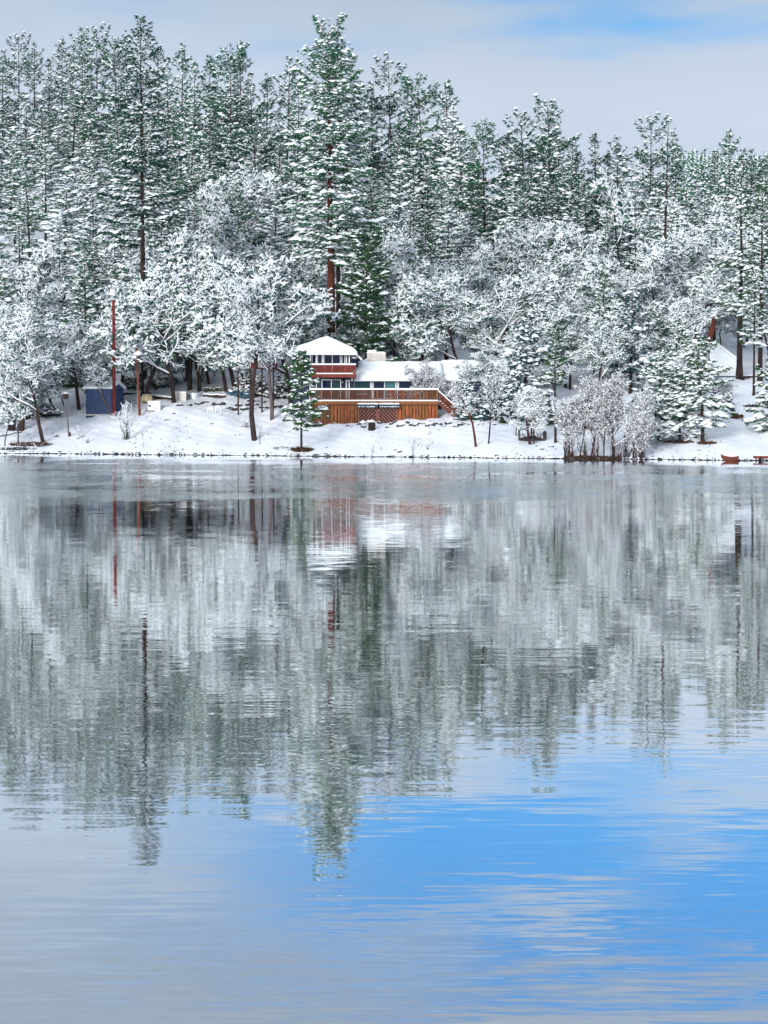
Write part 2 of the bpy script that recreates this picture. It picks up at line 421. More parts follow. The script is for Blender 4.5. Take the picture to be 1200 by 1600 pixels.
V = [(x, -70, 0) for x in wx]+[(x, float(shore(x))+1.2, 0) for x in wx]; n = len(wx)
F = [t for i in range(n-1) for t in ((i, i+1, n+i+1), (i, n+i+1, n+i))]
g.add(V, F)
o = bpy.data.objects.new('lake_water', g.mesh('lake_water', [WATER], False)); link(o); tag(o, kind='structure')
# ------------------------------------------------------------------ tree makers
def conifer(seed, H, Rmax, bare=.12, dens=7.0, snow=.75, tuft=.37, lump=.17, trunk_r=None, nmat=0, droop=0.0, shape=.8, gaps=0.0, kinds=None, wid=.055, per=5, topthin=1.0, crook=0.0, spread=1.0):
    """returns (trunk mesh, crown mesh) standing at the origin"""
    r = np.random.default_rng(seed)
    tr = trunk_r or H*.011
    gt, gc = Geo(), Geo()
    # trunk
    k = 12; zz = np.linspace(-.4, H, k+1); off = np.cumsum(r.normal(0, .04+crook, (k+1, 2)), 0)*(np.linspace(0, 1, k+1)[:, None]); off[0] = 0
    cx = lambda z: np.stack([np.interp(z, zz, off[:, 0]), np.interp(z, zz, off[:, 1])], -1)
    P = np.concatenate([off, zz[:, None]], 1); rr = tr*(1-np.linspace(0, 1, k+1)*.93); rr[0] *= 1.35
    tubes(gt, P[:-1], P[1:], rr[:-1], rr[1:], 8, 0)
    nb = int(H*(1-bare)*dens)
    t = np.sort(r.uniform(0, 1, nb)**.85)
    hub = r.uniform(0, 1, 3)
    ph = np.arange(nb)*2.39996+r.normal(0, .35, nb)
    prof = (1-t)**shape*np.minimum(1, .45+t/.22)+.035
    irr = 1+.25*np.sin(t*23+hub[0]*6)+.18*np.sin(t*41+hub[1]*6)
    Lb = Rmax*prof*irr*r.uniform(.55, 1.12, nb)
    if gaps:
        keep = (np.sin(t*17+ph*.8+hub[2]*6)+r.normal(0, .4, nb)) > (-1+gaps*1.6)
        keep |= t > .8
        t, ph, Lb = t[keep], ph[keep], Lb[keep]; nb = len(t)
    z0 = H*(bare+(1-bare)*t*.985)
    ang = np.interp(t, [0, .5, .85, 1], [-.28-droop, -.02-droop, .45, 1.1])+r.normal(0, .13, nb)
    o2 = cx(z0)
    base = np.stack([o2[:, 0], o2[:, 1], z0], 1)
    hd = np.stack([np.cos(ph), np.sin(ph)], 1)
    def pos(i, u, side):
        L = Lb[i]; x = L*u
        h = x*np.tan(np.clip(ang[i], -.9, .95))+.22*x*u*np.sign(.3-0*u)
        p = base[i].copy()
        p[:, :2] += hd[i]*x[:, None]+np.stack([-hd[i][:, 1], hd[i][:, 0]], 1)*side[:, None]
        p[:, 2] += h
        return p
    ii = np.arange(nb); zero = np.zeros(nb)
    tubes(gt, base, pos(ii, zero+.5, zero), .012+Lb*.016, .01+Lb*.009, 3, 0)
    tubes(gt, pos(ii, zero+.5, zero), pos(ii, zero+1., zero), .01+Lb*.009, .006, 3, 0)
    # snow lying on the bare inner limbs
    tubes(gt, pos(ii, zero+.08, zero)+[0, 0, .035], pos(ii, zero+.6, zero)+[0, 0, .035], .035+Lb*.012, .03+Lb*.008, 3, 1)
    nt_ = np.maximum(3, (per*Lb*(1+.35*Lb)/1.35).astype(int))
    i = np.repeat(ii, nt_)
    u = r.uniform(.12, 1, len(i))**.72
    side = r.normal(0, .24, len(i))*Lb[i]*(1.15-u*.75)*spread
    p = pos(i, u, side); p[:, 2] += r.normal(0, .07, len(p))-np.abs(side)*.10
    outd = np.concatenate([hd[i], np.full((len(i), 1), .1)], 1)
    needles(gc, p, 6, tuft, wid, 0, r, -.25, outd)
    on = r.uniform(0, 1, len(p)) < snow*(.75+.25*u)*(1.25-.6*t[i]**2)
    q = p[on]+[0, 0, tuft*.30]; m = len(q); sz = lump*r.lognormal(0, .38, m)
    sz *= 1.1-.35*t[i][on]
    lumps(gc, q, ph[i][on]+r.normal(0, .5, m), sz*1.6, sz*.85, sz*.55, 1, r, -.22+.3*(r.random() < .3))
    nm = [NEEDLE, NEEDLE_G, NEEDLE_B][nmat]
    return gt, gc, nm
def bake(gt, gc, nm, bark, name):
    return (gt.mesh(name+'_trunk', [bark, SNOW]), gc.mesh(name+'_crown', [nm, SNOW]))
def broadleaf(seed, H, spread, bark=None, levels=4, lean=0.0, snow=1.0, trunk_r=None, first=.28, kids=(7, 6, 6, 6), twig=.66, up=.18, clumps=.28, thick=.053, path=None, leafy=.32):
    """a bare crooked tree with snow lying along every limb and twig"""
    r = random.Random(seed); nr = np.random.default_rng(seed)
    segs = [[] for _ in range(levels+1)]
    tr = trunk_r or H*.016
    def grow(p, d, L, rad, lv):
        n = 5 if lv == 0 else (4 if lv < levels-1 else (3 if lv < levels else 2))
        pts = [p]; q = p; dd = d
        for k in range(n):
            w = .10 if lv == 0 else .30
            dd = dd+np.array([r.gauss(0, w), r.gauss(0, w), r.gauss(0, w*.6)+(up if lv and lv < levels else 0)*.5])
            dd /= np.linalg.norm(dd)
            q2 = q+dd*L/n
            ra, rb = rad*(1-.62*k/n), rad*(1-.62*(k+1)/n)
            segs[lv].append((q, q2, ra, rb)); q = q2; pts.append(q)
        if lv >= levels: return
        nk = kids[lv]
        for c in range(nk):
            f = (first if lv == 0 else .18)+(1-(first if lv == 0 else .18))*(c+r.random())/nk
            a = min(n-1, int(f*n)); fr = f*n-a
            s0 = pts[a]*(1-fr)+pts[a+1]*fr
            ax = pts[a+1]-pts[a]; ax = ax/np.linalg.norm(ax)
            rv = np.array([r.gauss(0, 1), r.gauss(0, 1), r.gauss(0, .6)]); rv -= ax*rv.dot(ax); rv /= np.linalg.norm(rv)+1e-6
            tilt = r.uniform(.55, 1.15) if lv else r.uniform(.6, 1.25)
            nd = ax*math.cos(tilt)+rv*math.sin(tilt); nd[2] += .12; nd /= np.linalg.norm(nd)
            if lv == 0: Lc = H*spread*r.uniform(.75, 1.15)*(1.05-.45*f)
            else: Lc = L*r.uniform(.42, .68)*(1.1-.3*f)
            Lc = max(Lc, twig*.8) if lv == levels-1 else Lc
            grow(s0, nd, Lc, max(.009, rad*(1-.62*f)*.55), lv+1)
    grow(np.array([0, 0, -.3]), np.array([lean, 0, 1.0])/math.hypot(lean, 1), H*.72, tr, 0)
    gt, gc = Geo(), Geo()
    for lv, sg in enumerate(segs):
        if not sg: continue
        A = np.array([s[0] for s in sg]); B = np.array([s[1] for s in sg]); ra = np.array([s[2] for s in sg]); rb = np.array([s[3] for s in sg])
        G = gt if lv <= 1 else gc
        tubes(G, A, B, np.maximum(ra, .013), np.maximum(rb, .011), 7 if lv == 0 else (5 if lv == 1 else 3), 0)
        dd = B-A; hz = np.sqrt(np.clip(1-(dd[:, 2]/np.linalg.norm(dd, axis=1))**2, 0, 1))
        keep = (hz > .18) & (nr.uniform(0, 1, len(hz)) < snow*(1.1 if lv < levels else .92))
        if lv == 0: keep &= hz > .6
        th = (thick+np.minimum(ra, .12)*.55)*(.55+.45*hz)*nr.uniform(.7, 1.3, len(hz))
        off = np.stack([0*th, 0*th, ra*.8+th*.55], 1)
        tubes(G if lv > 1 else gt, (A+off)[keep], (B+off)[keep], th[keep], th[keep]*.9, 4 if lv < 3 else 3, 1)
        if lv == levels:
            on = nr.uniform(0, 1, len(B)) < clumps
            q = B[on]+nr.normal(0, .05, (on.sum(), 3)); k = len(q)
            sz = thick*1.9*nr.lognormal(0, .42, k)
            lumps(gc, q, nr.uniform(0, 6, k), sz*1.3, sz, sz*.75, 1, nr)
            need = B[nr.uniform(0, 1, len(B)) < leafy]-[0, 0, .10]
            needles(gc, need, 4, .24, .065, 2, nr, -.4)
    return gt, gc
def bake_b(gt, gc, name, bark=None, leaf=None):
    return (gt.mesh(name+'_trunk', [bark or BARK, SNOW]), gc.mesh(name+'_crown', [TWIG if leaf is None else leaf, SNOW, NEEDLE]))
def put(proto, name, x, y, s, sz=None, rz=0.0, label=None, cat='tree', group=None, z=None, sink=.25, names=('trunk', 'crown')):
    t = thing(name, (x, y, (float(ground(x, y)) if z is None else z)-sink*0), label, cat, group, rz)
    t.scale = (s, s, sz if sz else s)
    if s != 1: t.rotation_euler = (random.gauss(0, .022), random.gauss(0, .022), rz)
    for nme, me in zip(names, proto):
        link(bpy.data.objects.new(nme, me), t)
    return t
# ------------------------------------------------------------------ prototypes (each 20 m high unless said)
PR = {}
H0 = 20.0
def cz(key, bark=BARK, **k):
    gt, gc, nm = conifer(H=H0, **k); PR[key] = bake(gt, gc, nm, bark, key)
cz('pine_a', seed=11, Rmax=4.0, bare=.12, snow=.56, dens=7.5, gaps=.12, shape=.62)
cz('pine_b', seed=12, Rmax=3.5, bare=.08, snow=.66, dens=8.0, shape=.66)
cz('pine_c', seed=13, Rmax=4.2, bare=.22, snow=.5, dens=5.5, gaps=.2, crook=.06, shape=.55)
cz('pine_d', seed=14, Rmax=3.1, bare=.14, snow=.78, dens=8.0, shape=.66)
cz('pine_e', seed=15, Rmax=3.8, bare=.28, snow=.45, dens=5.0, gaps=.3, crook=.08)
cz('pine_f', seed=16, Rmax=3.5, bare=.08, snow=.82, dens=6.5, lump=.22)
cz('pine_w', seed=17, Rmax=3.8, bare=.14, snow=.95, dens=6.0, lump=.24, gaps=.1)
cz('pine_g', seed=18, Rmax=5.0, bare=.20, snow=.60, dens=6.0, shape=.42, gaps=.2, crook=.05)
cz('pine_h', seed=19, Rmax=4.4, bare=.10, snow=.70, dens=7.0, shape=.80, tuft=.38)
cz('pine_t', seed=20, Rmax=4.6, bare=.35, snow=.45, dens=6.5, shape=.40, gaps=.25, tuft=.40, crook=.1)
cz('green_a', seed=21, Rmax=3.0, bare=.05, snow=.30, dens=8.0, nmat=1, shape=.6, lump=.22)
cz('green_b', seed=22, Rmax=3.2, bare=.12, snow=.40, dens=6.5, nmat=1, gaps=.15, lump=.2)
cz('blue_a', seed=23, Rmax=4.2, bare=.03, snow=.62, dens=9.0, nmat=2, shape=.55, lump=.24)
cz('open_a', seed=24, Rmax=3.6, bare=.30, snow=.9, dens=3.2, per=4, tuft=.26, lump=.17, shape=.9)
def bz(key, bark=None, leaf=None, **k):
    gt, gc = broadleaf(**k); PR[key] = bake_b(gt, gc, key, bark, leaf)
B0 = 12.0
bz('oak_a', seed=31, H=B0, spread=.42)
bz('oak_b', seed=32, H=B0, spread=.48, lean=.12)
bz('oak_c', seed=33, H=B0, spread=.36, lean=-.1, thick=.060)
bz('oak_d', seed=34, H=B0, spread=.44, lean=.05, thick=.062, clumps=.7, leafy=.6)
bz('oak_e', seed=35, H=B0, spread=.34, clumps=.4, leafy=.25)
bz('thin_a', seed=36, H=B0, spread=.26, kids=(9, 4, 4, 4), trunk_r=.11, first=.3, clumps=.25)
print('tris', {k: sum(len(m.polygons) for m in v) for k, v in PR.items()}, sum(len(m.polygons) for v in PR.values() for m in v))
HC = {k: H0 for k in PR}
for k in ('oak_a', 'oak_b', 'oak_c', 'oak_d', 'oak_e', 'thin_a'): HC[k] = B0*.98
def tree_px(key, px, tip_y, D, label, name='pine_tree', group=None, rz=None, wide=1.0, base=None):
    """a tree whose tip shows at photo pixel (px, tip_y), standing D metres away"""
    x, y, zt = at(px, tip_y, D)
    zg = float(ground(x, y)) if base is None else base
    h = zt-zg; sz = h/HC[key]; s = (sz**.6)*wide
    return put(PR[key], name, x, y, s, sz, random.uniform(0, 6.28) if rz is None else rz, label, 'tree', group)
# ------------------------------------------------------------------ forest
# skyline of the photograph: pixel, tip row, distance, prototype
SKY = [(2, 78, 400, 'pine_a'), (28, 60, 420, 'pine_g'), (52, 68, 410, 'pine_a'), (76, 92, 400, 'pine_d'), (95, 58, 415, 'pine_h'), (118, 84, 400, 'pine_d'), (133, 46, 400, 'pine_a'), (150, 50, 405, 'pine_g'),
 (178, 66, 380, 'pine_t'), (198, 58, 390, 'pine_a'), (246, 66, 380, 'pine_b'), (262, 92, 370, 'pine_e'), (283, 67, 380, 'pine_h'), (304, 98, 360, 'pine_d'), (325, 84, 370, 'pine_b'), (345, 80, 365, 'pine_t'), (360, 90, 360, 'pine_d'), (376, 62, 365, 'pine_h'), (398, 116, 350, 'pine_e'), (413, 112, 350, 'pine_b'), (443, 92, 350, 'pine_a'), (462, 122, 345, 'pine_d'),
 (560, 108, 340, 'pine_b'), (590, 126, 345, 'pine_h'), (617, 105, 350, 'pine_g'), (645, 126, 345, 'pine_d'), (660, 122, 345, 'pine_t'), (688, 124, 345, 'pine_h'), (706, 158, 340, 'pine_w'), (722, 190, 335, 'pine_w'), (735, 212, 330, 'pine_b'), (755, 194, 330, 'pine_t'), (781, 204, 330, 'pine_b'), (802, 225, 325, 'pine_d'),
 (826, 184, 325, 'pine_g'), (852, 174, 325, 'pine_h'), (868, 168, 325, 'pine_g'), (888, 214, 320, 'pine_d'), (912, 230, 320, 'pine_b'), (938, 207, 325, 'pine_d'), (952, 234, 330, 'pine_b'), (968, 214, 325, 'pine_a'), (1013, 192, 315, 'pine_g'), (1057, 216, 320, 'pine_b'), (1117, 234, 320, 'pine_d'), (1143, 200, 315, 'pine_h'), (1160, 236, 320, 'pine_a'), (1176, 234, 310, 'pine_a'), (1196, 242, 310, 'pine_b'), (992, 214, 300, 'thin_a')]
LOOK = {'pine_a': 'green-tipped', 'pine_b': 'slender pointed', 'pine_c': 'crooked', 'pine_d': 'narrow white-dusted', 'pine_e': 'sparse', 'pine_w': 'heavily whitened', 'pine_g': 'broad full-crowned', 'pine_h': 'bushy pointed', 'pine_t': 'bare-trunked broad', 'thin_a': 'bare spindly'}
ORD_ = ['first', 'second', 'third', 'fourth', 'fifth', 'sixth', 'seventh', 'eighth', 'ninth', 'tenth', 'eleventh', 'twelfth', 'thirteenth', 'fourteenth', 'fifteenth', 'sixteenth', 'seventeenth', 'eighteenth', 'nineteenth', 'twentieth', 'twenty-first', 'twenty-second', 'twenty-third', 'twenty-fourth', 'twenty-fifth', 'twenty-sixth', 'twenty-seventh', 'twenty-eighth', 'twenty-ninth', 'thirtieth', 'thirty-first', 'thirty-second']
ORD = ORD_+[f'number {n}' for n in range(33, 80)]
SKY.sort()
def sky_label(px):
    if px < 215: s = [q for q in SKY if q[0] < 215]; n = [q[0] for q in s].index(px); return ORD[n]+' skyline tree from the photo left edge'
    if px < 515: s = [q for q in SKY if 215 <= q[0] < 515]; n = [q[0] for q in s].index(px); return ORD[n]+' skyline tree right of the big dark left-hand pine'
    if px < 815: s = [q for q in SKY if 515 <= q[0] < 815]; n = [q[0] for q in s].index(px); return ORD[n]+' skyline tree right of the giant orange-trunked pine'
    s = [q for q in SKY if q[0] >= 815][::-1]; n = [q[0] for q in s].index(px); return ORD[n]+' skyline tree from the photo right edge'
for px, ty, D, k in SKY:
    tree_px(k, px, ty, D, LOOK[k]+' conifer, '+sky_label(px), name='pine_tree' if k != 'thin_a' else 'dead_tree', group='conifers along the skyline')
# the few giants
def giant(key, px, tip, D, seed, label, **k):
    x, y, zt = at(px, tip, D); zg = float(ground(x, y)); bark = k.pop('bark', BARK); rz = k.pop('rz', 0)
    gt, gc, nm = conifer(seed=seed, H=zt-zg, **k)
    m = bake(gt, gc, nm, bark, key)
    return put(m, 'pine_tree', x, y, 1, 1, rz, label, 'tree')
giant('giant_pine', 516, 55, 246, 101, 'giant pine with thick orange-red trunk towering behind the house', Rmax=5.0, bare=.35, dens=10.5, snow=.80, tuft=.40, lump=.22, trunk_r=.60, shape=.27, gaps=.12, bark=BARK_R, wid=.07, per=4.6, crook=.05)
giant('giant_companion', 528, 46, 249, 102, 'second slimmer pine standing close against the giant orange-trunked pine', Rmax=4.0, bare=.45, dens=6, snow=.6, tuft=.40, lump=.22, trunk_r=.32, shape=.5, gaps=.3, per=4)
giant('big_left_pine', 221, 27, 262, 103, 'big dark open-crowned pine, tallest tree of the left half', Rmax=6.0, bare=.36, dens=7.0, snow=.46, tuft=.42, lump=.20, trunk_r=.42, shape=.70, gaps=.15, wid=.07, per=4.5)
giant('tall_right_pine', 1040, 186, 262, 104, 'tall pine with long bare dark trunk and thin snowy branches', Rmax=3.6, bare=.30, dens=3.2, snow=.85, tuft=.3, lump=.18, trunk_r=.30, shape=.6, gaps=.2, per=3)
giant('right_edge_pine', 1158, 262, 236, 105, 'tall straight pine right of the steep snowy cabin roof', Rmax=3.6, bare=.34, dens=5.0, snow=.6, tuft=.36, lump=.2, trunk_r=.36, shape=.6, gaps=.2, per=4, nmat=1)
giant('right_edge_pine_two', 1190, 292, 232, 106, 'dense green-grey pine cut by the right edge above the clearing', Rmax=4.0, bare=.25, dens=5.5, snow=.5, tuft=.36, lump=.2, trunk_r=.30, shape=.6, per=4, nmat=1)
giant('house_green_pine', 573, 372, 244, 107, 'dense green pine with little snow just behind the tower house', Rmax=3.7, bare=.05, dens=14, snow=.28, tuft=.42, lump=.22, trunk_r=.25, shape=.42, nmat=1, per=6, wid=.075)
giant('bare_limbed_pine', 992, 214+70, 262, 108, 'thin straight pine with short snowy branches left of tall right pine', Rmax=2.2, bare=.25, dens=4.0, snow=.8, tuft=.26, lump=.16, trunk_r=.16, shape=.5, per=3)
giant('broken_right_pine', 1100, 300, 285, 109, 'pale snow-crusted pine standing behind the broken orange snag', Rmax=3.2, bare=.15, dens=6, snow=.9, trunk_r=.25, shape=.6, per=5)
# forest interior
def skyline(px):
    return float(np.interp(px, [-200, 0, 50, 100, 150, 260, 300, 380, 420, 460, 480, 570, 620, 690, 710, 735, 800, 830, 870, 895, 960, 1010, 1060, 1090, 1140, 1200, 1400],
                           [90, 95, 90, 90, 80, 100, 105, 90, 125, 115, 130, 130, 130, 145, 180, 230, 240, 205, 195, 235, 240, 215, 235, 262, 235, 262, 270]))
def col_of(px):
    for lim, t in ((120, 'left of the blue shed'), (270, 'above the blue shed'), (440, 'above the white crates lawn'), (620, 'behind the balcony tower'), (800, 'above the long snowy roof'), (980, 'above the shore willows'), (9999, 'around the steep-roofed cabin')):
        if px < lim: return t
def row_of(ty): return 'high on the slope' if ty < 230 else ('mid-slope' if ty < 380 else 'low on the slope')
PLK = {'pine_a': 'green-and-white pine', 'pine_b': 'slender snowy pine', 'pine_c': 'crooked snowy pine', 'pine_d': 'narrow white pine', 'pine_e': 'sparse dark pine', 'pine_f': 'snow-packed pine', 'pine_w': 'heavily whitened pine', 'pine_g': 'broad full-crowned pine', 'pine_h': 'bushy pointed pine', 'pine_t': 'bare-trunked broad pine', 'green_a': 'dense green conifer', 'green_b': 'ragged green conifer', 'open_a': 'open snow-limbed pine',
       'oak_a': 'round snow-laced bare tree', 'oak_b': 'leaning snow-laced bare tree', 'oak_c': 'thickly snow-coated bare tree', 'oak_d': 'snow-clotted bare tree', 'oak_e': 'fine-twigged snowy bare tree', 'thin_a': 'spindly snowy bare tree'}
fr = random.Random(5)
NCON = NBRO = 0
def blocked(px, x, y):
    # keep the house, sheds, lawn and stairs plots free
    s = y-float(shore(x))
    if s < 22: return True
    if 425 < px < 800 and y < 243: return True
    if 800 <= px < 910 and y < 236: return True
    if 1095 < px < 1200 and y < 243: return True
    if 110 < px < 300 and y < 245: return True
    if 270 < px <= 440 and y < 246: return True
    return False
def row(D, step, kinds, hlo, hhi, jit=.35):
    global NCON, NBRO
    px = -70.0
    while px < 1270:
        pxw = step*F_PX/D
        px += pxw*fr.uniform(1-jit, 1+jit)
        DD = D+fr.uniform(-4, 4)
        x = X(px, DD); gz = float(ground(x, DD))
        if blocked(px, x, DD): continue
        k = fr.choice(kinds(px))
        h = fr.uniform(hlo, hhi)
        ty = HZ-(gz+h-CAM_H)*F_PX/DD
        lim = skyline(px)+fr.uniform(8, 55)
        if ty < lim:
            ty = lim; h = CAM_H+(HZ-ty)*DD/F_PX-gz
        if h < 6: continue
        con = HC[k] == H0
        if con: NCON += 1
        else: NBRO += 1
        lb = f'{PLK[k]} {row_of(ty)} {col_of(px)}'
        tree_px(k, px, ty, DD, lb, name='pine_tree' if con else 'bare_tree', group=lb.replace(' tree ', ' trees ').replace(' pine ', ' pines ').replace(' conifer ', ' conifers '), wide=fr.uniform(.85, 1.35))
CON = ['pine_a', 'pine_b', 'pine_c', 'pine_d', 'pine_e', 'pine_f', 'pine_w', 'pine_g', 'pine_h', 'pine_t', 'pine_h', 'pine_w', 'pine_f', 'pine_w', 'open_a']
OAK = ['oak_a', 'oak_b', 'oak_c', 'oak_d', 'oak_e']
def mixk(pc):
    def f(px):
        extra = .0
        if px < 270: extra = .05
        if 800 < px < 900: extra = .2
        if fr.random() < pc+extra: return CON+(['pine_w', 'pine_f', 'open_a'] if px > 600 else [])+(['green_b'] if fr.random() < .35 else [])
        return OAK+['thin_a']
    return f
row(392, 5.6, mixk(1.0), 17, 24)
row(368, 5.4, mixk(1.0), 17, 24)
row(346, 5.2, mixk(.95), 16, 24)
row(328, 5.2, mixk(.85), 15, 23)
row(312, 5.2, mixk(.75), 13, 22)
row(298, 5.0, mixk(.60), 12, 20)
row(286, 5.0, mixk(.45), 11, 19)
row(275, 5.0, mixk(.35), 10, 17)
row(265, 5.2, mixk(.25), 9, 15)
row(256, 5.4, mixk(.20), 8, 14)
row(248, 5.6, mixk(.15), 8, 13)
row(240, 6.0, mixk(.15), 7, 12)
row(233, 6.5, mixk(.12), 7, 11)
by = {}
for o_ in list(C.objects):
    if o_.parent is None and str(o_.get('group', '')).startswith(tuple(v.split()[0] for v in PLK.values())) and 'skyline' not in o_['group']: by.setdefault(o_['label'], []).append(o_)
for lb, os_ in by.items():
    if len(os_) > 1:
        os_.sort(key=lambda q: q.location.x/q.location.y)
        pl = lb.replace(' tree ', ' trees ').replace(' pine ', ' pines ').replace(' conifer ', ' conifers ')
        for i, q in enumerate(os_): q['label'] = f'{ORD[i]} of the {pl}'
# low snowy brush between the trunks at the foot of the slope
ub = random.Random(9); nb_ = 0
for i in range(70):
    px = ub.uniform(-30, 1230); D = ub.uniform(240, 268)
    if (425 < px < 830 and D < 246) or (110 < px < 440 and D < 249) or (1095 < px < 1200 and D < 246): continue
    x_ = X(px, D); gz_ = float(ground(x_, D)); h = ub.uniform(2.2, 5.0); k = ub.choice(['oak_e', 'oak_d', 'oak_b', 'thin_a']); sc = h/HC[k]
    put(PR[k], 'snowy_brush', x_, D, sc*1.5, sc, ub.uniform(0, 6), 'low snow-filled brush under the trees '+col_of(px), 'bush', 'brush under the trees '+col_of(px)); nb_ += 1
for grp in sorted({q['group'] for q in C.objects if str(q.get('group', '')).startswith('brush under')}):
    os_ = sorted([q for q in C.objects if q.get('group') == grp], key=lambda q: q.location.x/q.location.y)
    for i, q in enumerate(os_): q['label'] = ORD[i]+' low snow-filled bush from left under the trees '+grp.replace('brush under the trees ', '')
# far misty ridge wood seen between the right-hand skyline trees
g = Geo(); gc_pts = []
r2 = np.random.default_rng(77)
for px in np.arange(1060, 1200, 6.5):
    D = 640+r2.uniform(-20, 20); ty = 238+r2.uniform(-4, 10)+(px > 1120)*6
    x, y, z = at(px, ty, D); h = 26; zz = np.linspace(0, 1, 60)
    w = (1-zz)*2.6*r2.uniform(.6, 1.1, 60)
    P = np.stack([x+r2.normal(0, 1, 60)*w*.6, y+r2.normal(0, 1, 60)*w*.6, z-h+zz*h], 1)
    needles(g, P, 5, 1.3, .35, 0, r2, -.1)
    lumps(g, P+[0, 0, .3], r2.uniform(0, 6, 60), .6, .5, .35, 1, r2)
    tubes(g, [(x, y, z-h-22)], [(x, y, z)], .4, .05, 5, 2)
o = bpy.data.objects.new('distant_forest', g.mesh('distant_forest', [NEEDLE, SNOW, BARK])); link(o); tag(o, 'misty blue-grey ridge forest far behind the right-hand skyline pines', 'forest', kind='stuff')
# ------------------------------------------------------------------ the lake house
DF, DT, DW = 226.0, 229.4, 230.0          # deck front, tower front wall, long wing front wall
hx, hy, _ = at(590, 640, DW)
house = thing('lake_house', (hx, hy, float(ground(hx, hy))), 'navy lakeside house with snowy hip-roofed tower, red balcony and cedar deck', 'house')
x = lambda px, D=DW: X(px, D); z = lambda py, D=DW: Z(py, D)
def win(parent, px0, px1, py0, py1, D, gl=GLASS, sash=1, name='window', sill=True, fr_=.09):
    """white frame standing proud of the wall, glass set back"""
    X0, X1, Z1, Z0 = x(px0, D), x(px1, D), z(py0, D), z(py1, D)
    g = Geo(); t = fr_
    bx(g, X0, X0+t, D-.10, D+.04, Z0, Z1); bx(g, X1-t, X1, D-.10, D+.04, Z0, Z1)
    bx(g, X0+t, X1-t, D-.10, D+.04, Z1-t, Z1); bx(g, X0+t, X1-t, D-.10, D+.04, Z0, Z0+t)
    for k in range(1, sash):
        xm = X0+(X1-X0)*k/sash; bx(g, xm-t*.45, xm+t*.45, D-.09, D+.03, Z0+t, Z1-t)
    o = part(name, g, WHITE, parent)
    for k in range(sash):
        a = X0+t+(X1-X0-2*t)*k/sash; b_ = X0+t+(X1-X0-2*t)*(k+1)/sash
        box_part('pane', (a+.004, b_-.004, D-.05, D-.03, Z0+t, Z1-t), gl if not isinstance(gl, (list, tuple)) else gl[k], o)
    return o
deck_z = z(625, DF)
gz = float(ground(x(600, DF), DF))
# long wing -----------------------------------------------------------
wz1 = z(593.5)
g = Geo(); bx(g, x(552), x(690), DW, DW+8.0, deck_z-2.5, wz1); part('wall', g, NAVY, house, label='navy wall of the long single-storey wing')
def roof_part(px0, px1, pyr, eave_y, y0, y1, yr, parent, th=.28, over=.35):
    """gable roof slab with snow: eave at y0, ridge at yr, back eave at y1"""
    X0, X1 = px0, px1; ze = eave_y; zr = pyr
    g = Geo()
    V = [(X0, y0, ze), (X1, y0, ze), (X1, yr, zr), (X0, yr, zr), (X0, y1, ze), (X1, y1, ze)]
    V2 = [(a, b, c-.16) for a, b, c in V]
    F = [(0, 1, 2), (0, 2, 3), (3, 2, 5), (3, 5, 4)]; F2 = [(a+6, c+6, b+6) for a, b, c in F]
    E = [(0, 6, 7), (0, 7, 1), (4, 5, 11), (4, 11, 10), (0, 3, 9), (0, 9, 6), (3, 4, 10), (3, 10, 9), (1, 7, 8), (1, 8, 2), (2, 8, 11), (2, 11, 5)]
    g.add(V+V2, F+F2+E)
    rf = part('roof', g, WHITE, parent)
    # snow blanket: a grid with soft edges and a little unevenness
    g = Geo(); nxs, nys = 60, 12
    gx = np.linspace(X0-.03, X1+.03, nxs); gy = np.concatenate([np.linspace(y0-.06, yr, nys), np.linspace(yr, y1+.06, nys)[1:]])
    A, B = np.meshgrid(gx, gy)
    zb = np.where(B <= yr, ze+(zr-ze)*(B-y0)/(yr-y0), zr+(ze-zr)*(B-yr)/(y1-yr))
    edge = np.minimum(1, np.minimum(np.minimum(A-gx[0], gx[-1]-A)/.25, np.minimum(B-gy[0], gy[-1]-B)/.35))
    zt = zb+th*np.sqrt(np.clip(edge, 0, 1))+.025*np.sin(A*2.1+B)+.02*np.sin(A*5.3-B*3)-np.maximum(0, .12-np.abs(B-yr))*.6
    top = np.stack([A, B, np.maximum(zt, zb+.03)], -1).reshape(-1, 3); bot = np.stack([A, B, zb+.01], -1).reshape(-1, 3)
    ny = len(gy); id_ = np.arange(nxs*ny).reshape(ny, nxs)
    q = [id_[:-1, :-1].ravel(), id_[:-1, 1:].ravel(), id_[1:, 1:].ravel(), id_[1:, :-1].ravel()]
    F = np.concatenate([np.stack([q[0], q[1], q[2]], 1), np.stack([q[0], q[2], q[3]], 1)])
    g.add(top, F); g.add(bot, F[:, ::-1])
    # edge skirt
    loop = list(id_[0])+list(id_[1:, -1])+list(id_[-1, ::-1][1:])+list(id_[::-1, 0][1:-1])
    n0 = len(top); F = []
    for i in range(len(loop)):
        a_, b_ = loop[i], loop[(i+1) % len(loop)]; F += [(a_, a_+n0, b_+n0), (a_, b_+n0, b_)]
    g2 = Geo(); g2.add(np.concatenate([top, bot]), F)
    g.add(g2.V[0], g2.F[0])
    part('roof_snow', g, SNOW, rf, smooth=True)
    return rf
YE, YR, YB = DW-.8, DW+4.6, DW+9.5
ze_ = z(592, YE); zr_ = Z(563.5, YR)
rf = roof_part(x(548.5, YE), x(692, YE), zr_-.28, ze_, YE, YB, YR, house)
